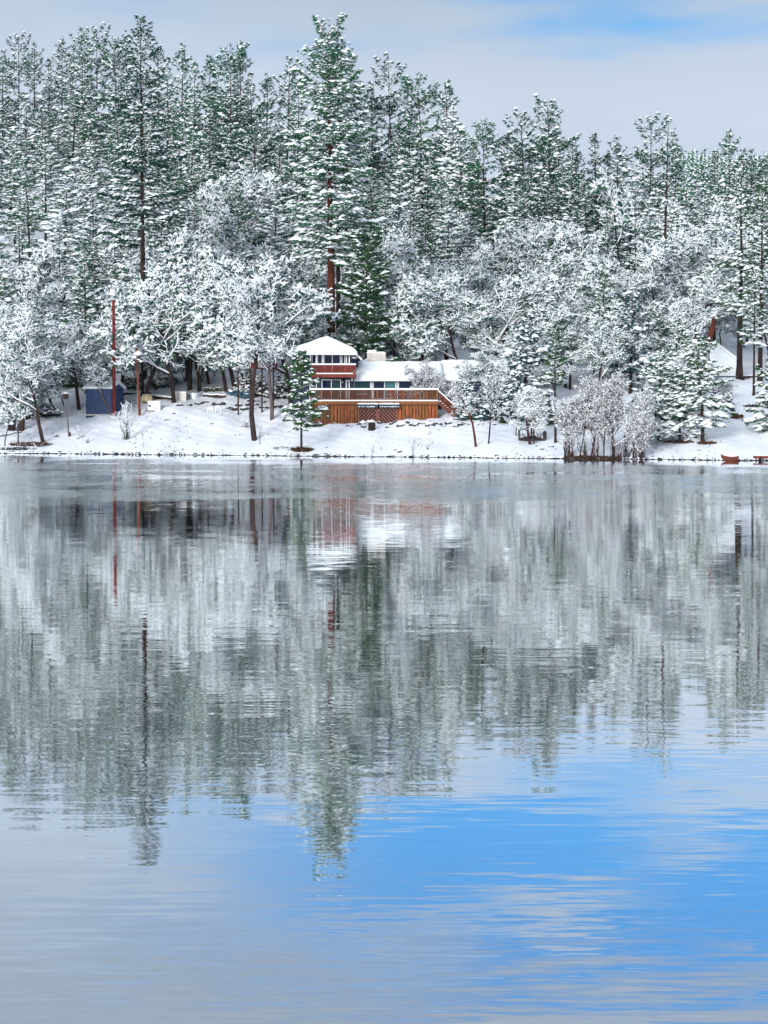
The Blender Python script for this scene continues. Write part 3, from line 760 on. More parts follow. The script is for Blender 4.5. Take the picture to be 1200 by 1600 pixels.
# gable end infill
for xg in (x(552)+.0, x(690)-.12):
    g = Geo(); V = [(xg, DW+.01, wz1), (xg, DW+8, wz1), (xg, YR, zr_-.47), (xg+.12, DW+.01, wz1), (xg+.12, DW+8, wz1), (xg+.12, YR, zr_-.47)]
    g.add(V, [(0, 2, 1), (3, 4, 5), (0, 1, 4), (0, 4, 3), (1, 2, 5), (1, 5, 4), (2, 0, 3), (2, 3, 5)]); part('gable_wall', g, NAVY, house)
# gutter
box_part('gutter', (x(548.5, YE), x(692, YE), YE-.12, YE-.005, ze_-.22, ze_-.05), WHITE, house)
# windows of the wing
win(house, 552.8, 579.5, 594.6, 610, DW, GLASS_T)
win(house, 582.5, 619, 594.6, 623.6, DW, (GLASS, GLASS_C), 2, name='sliding_door')
win(house, 622, 648.5, 594.6, 611, DW, GLASS)
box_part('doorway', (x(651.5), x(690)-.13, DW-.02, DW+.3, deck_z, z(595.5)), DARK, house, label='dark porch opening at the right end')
for p in (662.5, 673):
    box_part('porch_post', (x(p-1.1, DW-.7), x(p+1.1, DW-.7), DW-.78, DW-.62, deck_z, ze_-.17), WHITE, house)
for p in (580.9, 620.5, 650):
    box_part('trim_board', (x(p-.9), x(p+.9), DW-.06, DW-.004, deck_z, wz1-.01), WHITE, house)
# chimney
g = Geo(); yc = YR+.6; x0, x1 = x(573.5, yc), x(602.5, yc); zb, zt = zr_-1.2, Z(551.5, yc)
bx(g, x0, x1, yc-.5, yc+.5, zb, zt)
ch = part('chimney', g, STONE, house, bevel=.02)
g = Geo(); nrow = 5
hh = (zt-zb)/nrow
for r_ in range(nrow):
    xx_ = x0
    while xx_ < x1-.05:
        w_ = min(random.uniform(.28, .5), x1-xx_)
        bx(g, xx_+.01, xx_+w_-.01, yc-.5-random.uniform(.015, .05), yc-.498, zb+r_*hh+.012, zb+(r_+1)*hh-.012); xx_ += w_
part('chimney_stones', g, STONE, ch, kind='stuff')
g = Geo(); lumps(g, np.array([(x0+(x1-x0)*t_, yc, zt+.02) for t_ in np.linspace(.08, .9, 9)]), np.zeros(9), .35, .45, .16, 0); part('chimney_snow', g, SNOW, ch, smooth=True)
g = Geo(); bx(g, x0+.1, x0+.95, yc-.3, yc+.3, zt, Z(548.5, yc)); bx(g, x0+.03, x0+1.02, yc-.36, yc+.36, Z(548.5, yc), Z(547, yc)); part('flue_cap', g, [SNOW], ch)
# tower ---------------------------------------------------------------
tx0, tx1, txa = x(484, DT), x(529, DT), x(457, DT)
tzt = z(550.5, DT)
g = Geo(); bx(g, tx0, tx1, DT, DT+7.4, gz-.5, tzt); bx(g, txa, tx0-.001, DT+.8, DT+7.4, gz-.5, tzt); part('wall', g, NAVY, house, label='dark navy wall of the two-storey tower')
# angled right side wall with its lower lean-to
g = Geo()
V = [(tx1, DT+.05, tzt), (tx1, DT+6, tzt), (x(560, DT+3), DT+3.0, z(564, DT+3)), (tx1, DT+.05, z(575, DT)), (tx1, DT+6, z(575, DT)), (x(560, DT+3), DT+3.0, z(580, DT+3))]
g.add(V, [(0, 2, 1), (3, 4, 5), (0, 3, 5), (0, 5, 2), (1, 2, 5), (1, 5, 4), (0, 1, 4), (0, 4, 3)]); part('side_gable', g, NAVY, house)
# hip roof
def hip(parent, x0, x1, y0, y1, ze, za, xa, ya, th=.3):
    g = Geo(); t = .22
    V = [(x0, y0, ze), (x1, y0, ze), (x1, y1, ze), (x0, y1, ze), (xa, ya, za), (x0, y0, ze-t), (x1, y0, ze-t), (x1, y1, ze-t), (x0, y1, ze-t)]
    g.add(V, [(0, 1, 4), (1, 2, 4), (2, 3, 4), (3, 0, 4), (0, 5, 6), (0, 6, 1), (1, 6, 7), (1, 7, 2), (2, 7, 8), (2, 8, 3), (3, 8, 5), (3, 5, 0), (5, 8, 7), (5, 7, 6)])
    rf = part('roof', g, WHITE, parent)
    g = Geo(); n = 14; rings = []
    for k in range(n+1):
        f = k/n; ring = []
        for (ax_, ay_), (bx_, by_) in (((x0, y0), (x1, y0)), ((x1, y0), (x1, y1)), ((x1, y1), (x0, y1)), ((x0, y1), (x0, y0))):
            for j in range(12):
                u = j/12; X_ = ax_+(bx_-ax_)*u; Y_ = ay_+(by_-ay_)*u
                X_ = xa+(X_-xa)*(1-f)*1.015; Y_ = ya+(Y_-ya)*(1-f)*1.015
                zz = ze+(za-ze)*f+th*min(1, math.sqrt(f*7+.02))+.03*math.sin(X_*2.3+Y_)
                ring.append((X_, Y_, zz))
        rings.append(ring)
    bot = [(a_, b_, ze+.01) for a_, b_, c_ in rings[0]]
    V = [p for r_ in [bot]+rings for p in r_]; m = 48; F = []
    for k in range(n+1):
        for j in range(m):
            a_, b_ = k*m+j, k*m+(j+1) % m; F += [(a_, b_, b_+m), (a_, b_+m, a_+m)]
    g.add(V, F); part('roof_snow', g, SNOW, rf, smooth=True)
    return rf
YT0 = DT-1.5
rf2 = hip(house, x(449, YT0), x(557.5, YT0), YT0, DT+6.5, z(551.0, YT0), z(526.5, DT+2.6)-.15, x(511.5, DT+2.6), DT+2.6)
# bare shingle patch near the apex
g = Geo()
for k in range(9):
    px_ = 505.5+k*1.55; yy = DT+1.6
    bx(g, x(px_, yy), x(px_+1.4, yy), yy-.25, yy+.35, z(536, yy)+random.uniform(-.1, .1), z(531.8, yy)+random.uniform(-.1, .04))
part('bare_shingles', g, CEDAR_D, rf2)
# small side roof sloping right
g = Geo(); yy = DT+2
V = [(x(555.5, yy), DT-.6, z(552, yy)), (x(565.5, yy), DT-.6, z(560.5, yy)), (x(565.5, yy), DT+4.5, z(560.5, yy)), (x(555.5, yy), DT+4.5, z(552, yy))]
V += [(a_, b_, c_-.22) for a_, b_, c_ in V]
g.add(V, [(0, 1, 2), (0, 2, 3), (4, 6, 5), (4, 7, 6), (0, 4, 5), (0, 5, 1), (1, 5, 6), (1, 6, 2), (2, 6, 7), (2, 7, 3), (3, 7, 4), (3, 4, 0)]); part('side_roof', g, SNOW, house)
# upper windows
win(house, 487, 494.2, 552.4, 569, DT, GLASS); win(house, 495.8, 504, 552.4, 569, DT, GLASS_T)
win(house, 506, 532.5, 552.4, 588, DT, (GLASS, GLASS), 2, name='sliding_door')
win(house, 533.6, 539.4, 552.4, 569, DT, GLASS)
for p in (485, 495, 505, 541.3, 545.8):
    box_part('white_post', (x(p-.9, DT-.5), x(p+.9, DT-.5), DT-.6, DT-.42, z(570, DT-.5), z(552.3, DT-.5)), WHITE, house)
g = Geo(); bx(g, tx1+.01, x(549.5, DT+.5), DT+.4, DT+.5, z(594, DT), tzt); part('wall', g, NAVY, house, label='narrow navy wall beside the upper windows')
box_part('curtain', (x(526.5, DT), x(530, DT), DT-.028, DT-.018, z(568, DT), z(553.5, DT)), GLASS_C, house)
# lower windows of the tower
win(house, 487, 495, 593.5, 612, DT, GLASS); win(house, 502.5, 533, 592.8, 624.2, DT, (GLASS, GLASS_T), 2, name='sliding_door')
g = Geo(); bx(g, tx1+.01, x(553.0, DT), DT+.30, DT+.45, deck_z, z(590, DT)); part('wall', g, NAVY, house, label='navy wall between tower and wing')
win(house, 540.3, 546.5, 593.6, 624.2, DT+.28, GLASS, fr_=.12)
box_part('corner_post', (x(485, DT)-.1, x(485, DT)+.06, DT-.1, DT-.004, deck_z, z(590, DT)), WHITE, house)
g = Geo(); lumps(g, np.array([(x(535.3, DT), DT-.12, z(597.5, DT))]), np.zeros(1), .09, .08, .14, 0); part('wall_lamp', g, LAMPW, house, smooth=True)
# balcony -------------------------------------------------------------
DB = DT-1.35
bx0, bx1 = x(486.5, DB), x(555.5, DB)
bl = box_part('balcony', (bx0, bx1, DB+.024, DT-.005, z(589, DB), z(585.2, DB)), REDWOOD, house)
box_part('fascia', (bx0, bx1, DB-.04, DB+.02, z(589.8, DB), z(584.6, DB)), REDWOOD, bl)
box_part('side_fascia', (bx1+.003, bx1+.06, DB-.04, DT-.005, z(589.8, DB), z(584.6, DB)), REDWOOD, bl)
box_part('handrail', (bx0, bx1, DB-.07, DB+.05, z(572.0, DB), z(570.4, DB)), REDWOOD, bl)
g = Geo(); bx(g, bx0, bx1+.05, DB-.09, DB+.08, z(570.35, DB), z(567.9, DB)); bx(g, x(494, DB), x(551.5, DB), DB-.10, DB-.045, z(584.5, DB), z(582.6, DB)); part('rail_snow', g, SNOW, bl, bevel=.03)
for p in np.linspace(486.8, 555, 5):
    box_part('rail_post', (x(p, DB)-.06, x(p, DB)+.06, DB-.06, DB+.06, z(584.5, DB), z(572.05, DB)), REDWOOD, bl)
bal_me = None
g = Geo()
for p in np.linspace(488.8, 553.2, 34): bx(g, x(p, DB)-.045, x(p, DB)+.045, DB-.03, DB+.01, z(584, DB), z(572.1, DB))
part('balusters', g, REDWOOD, bl, kind='stuff')
g = Geo()
for q in np.linspace(DB+.15, DT-.1, 6): bx(g, bx1-.03, bx1+.01, q-.04, q+.04, z(584, DB), z(572.1, DB))
bx(g, bx1-.05, bx1+.03, DB+.08, DT-.01, z(572.0, DB), z(570.4, DB)); part('side_railing', g, REDWOOD, bl)
for p in (488, 520.5, 552):
    g = Geo(); obox(g, (x(p, DB), DB+.1, z(590, DB)), (x(p, DB), DT-.01, z(596, DB)), .08, .1); part('bracket', g, REDWOOD, bl)
# cedar deck ----------------------------------------------------------
dx0, dx1 = x(484, DF), x(684.5, DF)
dk = box_part('deck', (dx0, dx1, DF+.06, DT+.7, deck_z-.14, deck_z-.02), CEDAR_D, house)
box_part('rim_joist', (dx0, dx1, DF, DF+.055, z(631.6, DF), z(626.9, DF)), CEDAR, dk)
g = Geo(); bx(g, dx0-.03, dx1+.03, DF-.04, DF+.35, z(626.8, DF), z(624.9, DF)); part('deck_edge_snow', g, SNOW, dk, bevel=.03)
g = Geo(); bx(g, dx0, dx1, DF+.36, DT-.02, deck_z-.015, deck_z+.05); part('deck_snow', g, SNOW, dk)
box_part('ledger', (dx0, dx1, DF-.02, DF+.04, z(633.6, DF), z(631.7, DF)), CEDAR_D, dk)
def board(p0, p1, D, mat_, zt, me={}):
    a, b_ = x(p0, D), x(p1, D); zb_ = min(float(ground(a, D)), float(ground(b_, D)))-.35
    jz = random.uniform(0, .03); pr = random.uniform(0, .035)
    box_part('skirt_board', (a+.03, b_-.03, D-pr, D+.05, zb_, zt-jz), mat_, dk)
zt_ = z(633.7, DF)
p = 516.0
while p < 557: q = p+random.uniform(4.6, 6.0); q = 559 if q > 556 else q; board(p, q, DF+.07, CEDAR, zt_); p = q
p = 621.5
while p < 684: q = p+random.uniform(4.6, 6.2); q = 684.3 if q > 681 else q; board(p, q, DF+.07, CEDAR, zt_); p = q
p = 485.0
while p < 515: q = p+random.uniform(4.6, 6.0); q = 515.8 if q > 513 else q; board(p, q, DF+.30, CEDAR_D, zt_); p = q
box_part('skirt_back', (dx0+.02, dx1-.02, DF+.42, DF+.5, gz-1.0, deck_z-.16), DARK, dk)
# deck right side
g = Geo(); bx(g, dx1-.06, dx1-.01, DF+.13, DT+.6, gz-.6, deck_z-.15); part('side_skirt', g, CEDAR, dk)
# lattice doors
ld = DF+.05
for (a_, b_, sg) in ((559.5, 589.6, 1), (590.4, 620.9, -1)):
    X0, X1, Z0, Z1 = x(a_, ld), x(b_, ld), gz-.3, z(638.3, ld)
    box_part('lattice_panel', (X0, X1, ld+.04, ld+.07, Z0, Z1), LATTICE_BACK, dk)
    g = Geo(); t = .10
    bx(g, X0, X0+t, ld-.04, ld+.035, Z0, Z1); bx(g, X1-t, X1, ld-.04, ld+.035, Z0, Z1); bx(g, X0+t, X1-t, ld-.04, ld+.035, Z1-t, Z1)
    part('lattice_frame', g, LATTICE, dk)
    g = Geo(); W = X1-X0-2*t; Hh = Z1-t-Z0
    u = -Hh
    while u < W:
        # diagonal slat between the frame sides
        p0 = [X0+t+u, Z0]; p1 = [X0+t+u+Hh, Z0+Hh]
        if p0[0] < X0+t: d_ = X0+t-p0[0]; p0 = [X0+t, Z0+d_]
        if p1[0] > X1-t: d_ = p1[0]-(X1-t); p1 = [X1-t, p1[1]-d_]
        if p1[0]-p0[0] > .1:
            if sg < 0: p0[0], p1[0] = X0+X1-p0[0], X0+X1-p1[0]
            obox(g, (p0[0], ld, p0[1]), (p1[0], ld, p1[1]), .03, .10)
        u += .37
    part('lattice_slats', g, LATTICE, dk, kind='stuff')
# corrugated awnings over the lattice
for a_, b_ in ((559.5, 590.2), (592.6, 623.6)):
    aw = box_part('awning', (x(a_, DF), x(b_, DF), DF-.55, DF-.03, z(633.0, DF), z(632.2, DF)), METAL, house)
    g = Geo(); n_ = 17
    for k in range(n_):
        xa_ = x(a_, DF)+(x(b_, DF)-x(a_, DF))*(k+.5)/n_
        obox(g, (xa_, DF-.60, z(636.8, DF)), (xa_, DF-.16, z(631.4, DF)), .07, .03, 0, up=(0, -1, .3))
    bx(g, x(a_, DF), x(b_, DF), DF-.58, DF-.55, z(637.4, DF), z(632.9, DF), 0)
    part('corrugations', g, METAL, aw)
    g = Geo()
    for k in range(26):
        f = (k+.5)/26; xa_ = x(a_, DF)+(x(b_, DF)-x(a_, DF))*f
        lumps(g, np.array([(xa_, DF-.40, z(631.2, DF))]), np.zeros(1), .13, .28, .10+.06*random.random(), 0)
        if random.random() < .4: lumps(g, np.array([(xa_, DF-.62, z(635.6, DF))]), np.zeros(1), .08, .05, .07, 0)
    part('awning_snow', g, SNOW, aw, smooth=True)
# deck railing
rz0, rz1 = deck_z+.08, z(610.2, DF)
box_part('handrail', (dx0, dx1, DF, DF+.14, rz1, z(609.2, DF)), CEDAR_D, dk)
g = Geo(); bx(g, dx0-.02, x(650, DF), DF-.05, DF+.2, z(609.15, DF), z(606.6, DF)); bx(g, x(650, DF)+.01, dx1+.05, DF-.05, DF+.9, z(609.1, DF), z(606.2, DF)); part('rail_snow', g, SNOW, dk, bevel=.035)
box_part('bottom_rail', (dx0, dx1, DF+.03, DF+.10, rz0-.02, rz0+.06), CEDAR_D, dk)
for p in (484.8, 500.5, 517, 534, 551, 568, 589.5, 612, 630, 650, 667, 683.3):
    box_part('rail_post', (x(p, DF)-.06, x(p, DF)+.06, DF+.01, DF+.13, rz0+.07, rz1-.01), CEDAR if p > 560 else CEDAR_D, dk)
g = Geo()
for p in np.arange(486, 683, 1.72): bx(g, x(p, DF)-.036, x(p, DF)+.036, DF+.05, DF+.09, rz0+.061, rz1-.005)
part('balusters', g, CEDAR_D, dk, kind='stuff')
for p0 in np.arange(668, 682, 2.6):
    box_part('privacy_board', (x(p0, DF)+.01, x(p0+2.4, DF), DF+.15, DF+.18, rz0, rz1-.02), CEDAR, dk)
# stairs going down to the right
sx0, sx1 = x(685.5, DF), x(718, DF); sz0, sz1 = deck_z-.1, z(656, DF)
g = Geo(); obox(g, (sx0, DF+.7, sz0-.2), (sx1, DF+.7, sz1-.1), .06, .25); st = part('stairs', g, CEDAR_D, house)
for yy in (DF+.1, DF+1.3):
    g = Geo(); obox(g, (sx0, yy, sz0-.15), (sx1, yy, sz1-.05), .06, .34); part('stringer', g, CEDAR_D, st)
    g = Geo(); obox(g, (sx0, yy, sz0+1.0), (sx1-.35, yy, sz1+1.25), .08, .09); part('handrail', g, CEDAR_D, st)
    g = Geo(); obox(g, (sx0, yy, sz0+.28), (sx1-.35, yy, sz1+.50), .05, .07); part('lower_rail', g, CEDAR_D, st)
    g = Geo(); obox(g, (sx0-.05, yy, sz0+1.10), (sx1-.3, yy, sz1+1.33), .13, .10); part('rail_snow', g, SNOW, st)
    g = Geo()
    for f in np.linspace(.03, .97, 18):
        xx_ = sx0+(sx1-.35-sx0)*f; zz_ = sz0+.28+(sz1+.5-sz0-.28)*f
        bx(g, xx_-.025, xx_+.025, yy-.02, yy+.02, zz_, zz_+.70)
    part('balusters', g, CEDAR_D, st, kind='stuff')
    box_part('newel_post', (sx1-.40, sx1-.27, yy-.07, yy+.07, sz1-.3, sz1+1.2), CEDAR_D, st)
for k in range(9):
    f = (k+.5)/9; xx_ = sx0+(sx1-sx0)*f; zz_ = sz0+(sz1-sz0)*f
    g = Geo(); bx(g, xx_-.15, xx_+.16, DF+.14, DF+1.26, zz_, zz_+.04); bx(g, xx_-.14, xx_+.15, DF+.16, DF+1.24, zz_+.04, zz_+.12, 1); part('tread', g, [CEDAR_D, SNOW], st)
g = Geo(); bx(g, sx1-.25, sx1+.45, DF+.05, DF+.09, sz1-.5, sz1+.75); part('end_panel', g, CEDAR_D, st)
# things on the deck ---------------------------------------------------
def bench(px0, px1, D, label, zs=615.8):
    t = thing('bench', at((px0+px1)/2, 625, D), label, 'bench', None)
    t.location.z = deck_z+.05
    a_, b_ = x(px0, D), x(px1, D)
    box_part('seat', (a_, b_, D-.2, D+.2, deck_z+.50, deck_z+.55), CEDAR_D, t)
    for q in (a_+.08, b_-.16): box_part('leg', (q, q+.08, D-.17, D+.17, deck_z+.05, deck_z+.495), CEDAR_D, t)
    g = Geo(); bx(g, a_, b_, D-.19, D+.19, deck_z+.555, deck_z+.66); part('snow', g, SNOW, t, bevel=.04)
bench(556, 574, DF+1.1, 'snow-topped wooden bench behind the deck rail left of the red chairs')
bench(629, 648, DF+1.1, 'snow-topped wooden bench behind the deck rail right of the red chairs')
def chair(px, D, rz, label):
    t = thing('chair', (x(px, D), D, deck_z+.05), label, 'chair', 'red chairs on the deck', rz)
    def p_(n, dims, m_):
        g = Geo(); bx(g, *dims); o = bpy.data.objects.new(n, g.mesh(n, [m_], False)); link(o, t); return o
    p_('seat', (-.30, .30, -.3, .3, .40, .45), REDP)
    for sx in (-.28, .24):
        for sy in (-.28, .24): p_('leg', (sx, sx+.05, sy, sy+.05, 0, .40), REDP)
        p_('armrest', (sx-.03, sx+.07, -.32, .26, .62, .65), REDP)
    for k in range(4): p_('back_slat', (-.28+k*.145, -.165+k*.145, .27, .30, .45, 1.0), REDP)
    p_('snow', (-.28, .28, -.3, .26, .455, .60), SNOW)
chair(611.5, DF+.75, .05, 'red wooden deck chair with snow on its seat, left of the pair')
chair(622, DF+.9, -1.2, 'red wooden deck chair turned sideways, right of the pair')
t = thing('lantern', (x(657, DF+.6), DF+.6, deck_z+.05), 'small white lantern-shaped object standing behind the deck rail corner', 'lantern')
g = Geo(); V0 = np.array([(x(657, DF+.6), DF+.6, deck_z+.05)]); tubes(g, V0, V0+[0, 0, .35], .17, .15, 10); lumps(g, V0+[0, 0, .45], np.zeros(1), .14, .14, .2); part('body', g, LAMPW, t, smooth=True)
g = Geo(); lumps(g, V0+[0, 0, .62], np.zeros(1), .08, .08, .1, 0); part('cap', g, SNOW, t, smooth=True)
# folded trestle leaning on the skirt
t = thing('trestle', (x(636, DF-.3), DF-.3, float(ground(x(636, DF), DF))), 'small wooden A-frame trestle leaning against the cedar skirt', 'trestle')
zb = t.location.z
for a_, b_ in ((632, 635.5), (640, 636.5)):
    g = Geo(); obox(g, (x(a_, DF), DF-.3, zb-.05), (x(b_, DF), DF-.05, z(649, DF)), .05, .05); part('leg', g, BARK_G, t)
g = Geo(); bx(g, x(634.4, DF), x(637.6, DF), DF-.16, DF-.12, z(650.4, DF), z(649.6, DF)); part('crossbar', g, BARK_G, t)
# right wing -----------------------------------------------------------
D2 = 231.5
rw = thing('side_building', (x(740, D2), D2, float(ground(x(740, D2), D2))), 'long low building with broad snow roof right of the deck', 'building')
ez = z(593.5, D2-.8)
g = Geo(); bx(g, x(699, D2), x(792, D2), D2, D2+8, float(ground(x(740, D2), D2))-1.5, ez-.2); part('wall', g, NAVY, rw)
roof_part(x(690.6, D2-.8), x(797, D2-.8), z(561, D2+5)-.28, ez, D2-.8, D2+10, D2+5, rw)
for p in (696.5, 700.5): box_part('porch_post', (x(p-.8, D2-.5), x(p+.8, D2-.5), D2-.55, D2-.4, float(ground(x(700, D2), D2))-.5, ez-.19), CEDAR_D, rw)
win(rw, 704, 722, 599, 613, D2, GLASS); win(rw, 760, 782, 599, 612, D2, GLASS)
D3 = 240
rb = thing('outbuilding', (x(876, D3), D3, float(ground(x(876, D3), D3))), 'low brown outbuilding with thick snow roof behind the shoreline bushes', 'building')
g = Geo(); bx(g, x(845, D3), x(903, D3), D3, D3+5, float(ground(x(876, D3), D3))-1.5, z(616, D3)); part('wall', g, CEDAR_D, rb)
roof_part(x(838, D3-.6), x(908, D3-.6), z(590, D3+3.2), z(615.5, D3-.6), D3-.6, D3+6.5, D3+3.2, rb)
win(rb, 862, 880, 620, 632, D3, GLASS)
# A-frame cabin at the right
D4 = 236
ac = thing('cabin', (x(1140, D4), D4, float(ground(x(1140, D4), D4))), 'small cabin with steep snow-covered roof and dark red lower walls', 'cabin')
gz4 = float(ground(x(1150, D4), D4))
g = Geo(); xa_, xb_ = x(1100, D4), x(1158, D4); prism(g, [(xa_, z(586, D4)), (xb_, z(586, D4)), (x(1130, D4), z(545, D4))], D4+3.6, D4+6); part('gable_wall', g, CEDAR_D, ac)
g = Geo(); bx(g, x(1096, D4), x(1190, D4), D4+1.6, D4+5, gz4-1.2, z(586, D4)); part('wall', g, mat('dark_red_wall', (.05, .010, .010), .7, var=.3, scale=3), ac)
g = Geo(); V = [(x(1098, D4), D4-.2, z(588, D4)), (x(1157.5, D4), D4-.2, z(588, D4)), (x(1150, D4+3), D4+3, z(561, D4+3)), (x(1117, D4+3), D4+3, z(536.5, D4+3)), (x(1092, D4+3), D4+3, z(560, D4+3))]
V += [(a_, b_+.1, c_-.25) for a_, b_, c_ in V]; n = 5
F = [(0, 1, 2), (0, 2, 3), (0, 3, 4), (5, 7, 6), (5, 8, 7), (5, 9, 8)]
for i in range(5): j = (i+1) % 5; F += [(i, i+5, j+5), (i, j+5, j)]
g.add(V, F); part('roof_snow', g, SNOW, ac, bevel=.08)
g = Geo(); obox(g, (x(1116, D4+2.7), D4+2.7, z(534.5, D4+2.7)), (x(1152, D4+2.7), D4+2.7, z(561.5, D4+2.7)), .25, .28); part('barge_board', g, [WHITE], ac)
g = Geo(); obox(g, (x(1100, D4), D4-.28, z(588.8, D4)), (x(1193, D4), D4-.28, z(587.8, D4)), .1, .12); part('gutter', g, METAL, ac)
g = Geo(); V = [(x(1158, D4), D4-.1, z(587, D4)), (x(1194, D4), D4-.1, z(585.5, D4)), (x(1194, D4), D4+5, z(582.5, D4)), (x(1158, D4), D4+5, z(582.5, D4))]
V += [(a_, b_, c_-.12) for a_, b_, c_ in V]
g.add(V, [(0, 1, 2), (0, 2, 3), (4, 6, 5), (4, 7, 6), (0, 4, 5), (0, 5, 1), (1, 5, 6), (1, 6, 2), (3, 7, 4), (3, 4, 0)]); part('porch_roof', g, SNOW, ac)
for p in (1163, 1170, 1178, 1186): box_part('porch_post', (x(p-.8, D4), x(p+.8, D4), D4+.1, D4+.25, gz4-1.0, z(586, D4)-.1), RUSTR, ac)
# red cabin behind the trees left of the house
D5 = 236
rc = thing('red_cabin', (x(400, D5), D5, float(ground(x(400, D5), D5))), 'small rust-red hut half hidden by bare trees left of the tower', 'hut')
g5 = float(ground(x(400, D5), D5))
g = Geo(); bx(g, x(369, D5), x(431, D5), D5, D5+3, z(576, D5), z(563, D5)); part('upper_wall', g, RUSTR, rc)
g = Geo(); 
for p_ in (372, 391, 409, 427): bx(g, x(p_-1.2, D5), x(p_+1.2, D5), D5+.1, D5+.3, g5-1, z(576.3, D5))
part('stilts', g, BARK, rc, kind='stuff')
roof_part(x(365, D5), x(435, D5), z(551, D5+1.5), z(562, D5-.4), D5-.4, D5+3.4, D5+1.5, rc)
win(rc, 380, 392, 565.5, 574, D5, GLASS); win(rc, 404, 418, 565.5, 574, D5, GLASS)
# blue shed -------------------------------------------------------------
sx, sy, sz = hit(170, 648)
sh = thing('garden_shed', (sx, sy, sz), 'small dark blue corrugated shed with snowy roof beside the red pole', 'shed')
k_ = sy
x0, xc_, x1 = X(134, k_+.6), X(174, k_), X(192.5, k_+2.6)
zt = Z(606.5, k_); zb = sz-.5
P = [(x0, k_+.6), (xc_, k_), (x1, k_+2.6), (X(152, k_+3.3), k_+3.3)]
def wallp(pa, pb, za, zb_, m_, parent, zmid=None, n=9, nme='wall'):
    g = Geo(); a = np.array(pa); b = np.array(pb); t = (b-a)/np.linalg.norm(b-a); nn = np.array([t[1], -t[0]]); th = .03
    V = [(*(a), zb_), (*(b), zb_), (*(b), za), (*(a), za)]; V += [(p_[0]-nn[0]*th, p_[1]-nn[1]*th, p_[2]) for p_ in V]
    g.add(V, [(0, 1, 2), (0, 2, 3), (4, 6, 5), (4, 7, 6), (0, 4, 5), (0, 5, 1), (1, 5, 6), (1, 6, 2), (2, 6, 7), (2, 7, 3), (3, 7, 4), (3, 4, 0)])
    w = part(nme, g, m_, parent)
    for i in range(n):
        f = (i+.5)/n; c_ = a+(b-a)*f+nn*.02
        g = Geo(); obox(g, (c_[0], c_[1], zb_), (c_[0], c_[1], za-.02), .09, .05, up=(nn[0], nn[1], 0)); part('rib', g, m_, w)
    return w
BLUE = mat('blue_corrugated_steel', (.010, .038, .12), .45, var=.3, scale=2)
wallp(P[0], P[1], zt, zb, BLUE, sh, n=10); wallp(P[1], P[2], zt, zb, BLUE, sh, n=7); wallp(P[2], P[3], zt, zb, BLUE, sh, n=4); wallp(P[3], P[0], zt, zb, BLUE, sh, n=4)
g = Geo(); mid = ((P[1][0]+P[2][0])/2, (P[1][1]+P[2][1])/2); rid0 = ((P[0][0]+P[3][0])/2, (P[0][1]+P[3][1])/2)
g.add([(*P[1], zt-.01), (*P[2], zt-.01), (*mid, zt+.55), (P[1][0]-.05, P[1][1]+.05, zt-.01), (P[2][0]-.05, P[2][1]+.05, zt-.01), (mid[0]-.05, mid[1]+.05, zt+.55)], [(0, 1, 2), (3, 5, 4), (0, 2, 5), (0, 5, 3), (1, 4, 5), (1, 5, 2), (0, 3, 4), (0, 4, 1)]); part('gable', g, BLUE, sh)
def ext(p, q, e): d_ = np.array(q)-np.array(p); d_ = d_/np.linalg.norm(d_); return tuple(np.array(q)+d_*e)
A0, A1 = ext(P[1], P[0], .25), ext(P[0], P[1], .25); B0_, B1 = ext(P[2], P[3], .25), ext(P[3], P[2], .25); R0, R1 = ext(mid, rid0, .25), ext(rid0, mid, .3)
dn = (np.array(P[1])-np.array(P[2])); dn = dn/np.linalg.norm(dn)*.25
A0 = (A0[0]+dn[0], A0[1]+dn[1]); A1 = (A1[0]+dn[0], A1[1]+dn[1]); B0_ = (B0_[0]-dn[0], B0_[1]-dn[1]); B1 = (B1[0]-dn[0], B1[1]-dn[1])
g = Geo(); V = [(*A0, zt-.02), (*A1, zt-.02), (*R1, zt+.68), (*R0, zt+.68), (*B0_, zt-.02), (*B1, zt-.02)]; V += [(a_, b_, c_-.07) for a_, b_, c_ in V]
F = [(0, 1, 2), (0, 2, 3), (3, 2, 5), (3, 5, 4), (6, 8, 7), (6, 9, 8), (9, 11, 8), (9, 10, 11), (0, 6, 7), (0, 7, 1), (1, 7, 8), (1, 8, 2), (2, 8, 11), (2, 11, 5), (5, 11, 10), (5, 10, 4), (4, 10, 9), (4, 9, 3), (3, 9, 6), (3, 6, 0)]
g.add(V, F); rfs = part('roof', g, WHITE, sh)
g = Geo(); V2 = [(a_, b_, c_+.16) for a_, b_, c_ in V[:6]]+[(a_, b_, c_+.01) for a_, b_, c_ in V[:6]]; g.add(V2, F); part('roof_snow', g, SNOW, rfs, bevel=.05)
g = Geo(); bx(g, P[0][0]-.1, P[0][0]+1.5, P[0][1]-.5, P[0][1]-.2, sz-.1, sz+.02); part('step_plank', g, OFFW, sh)
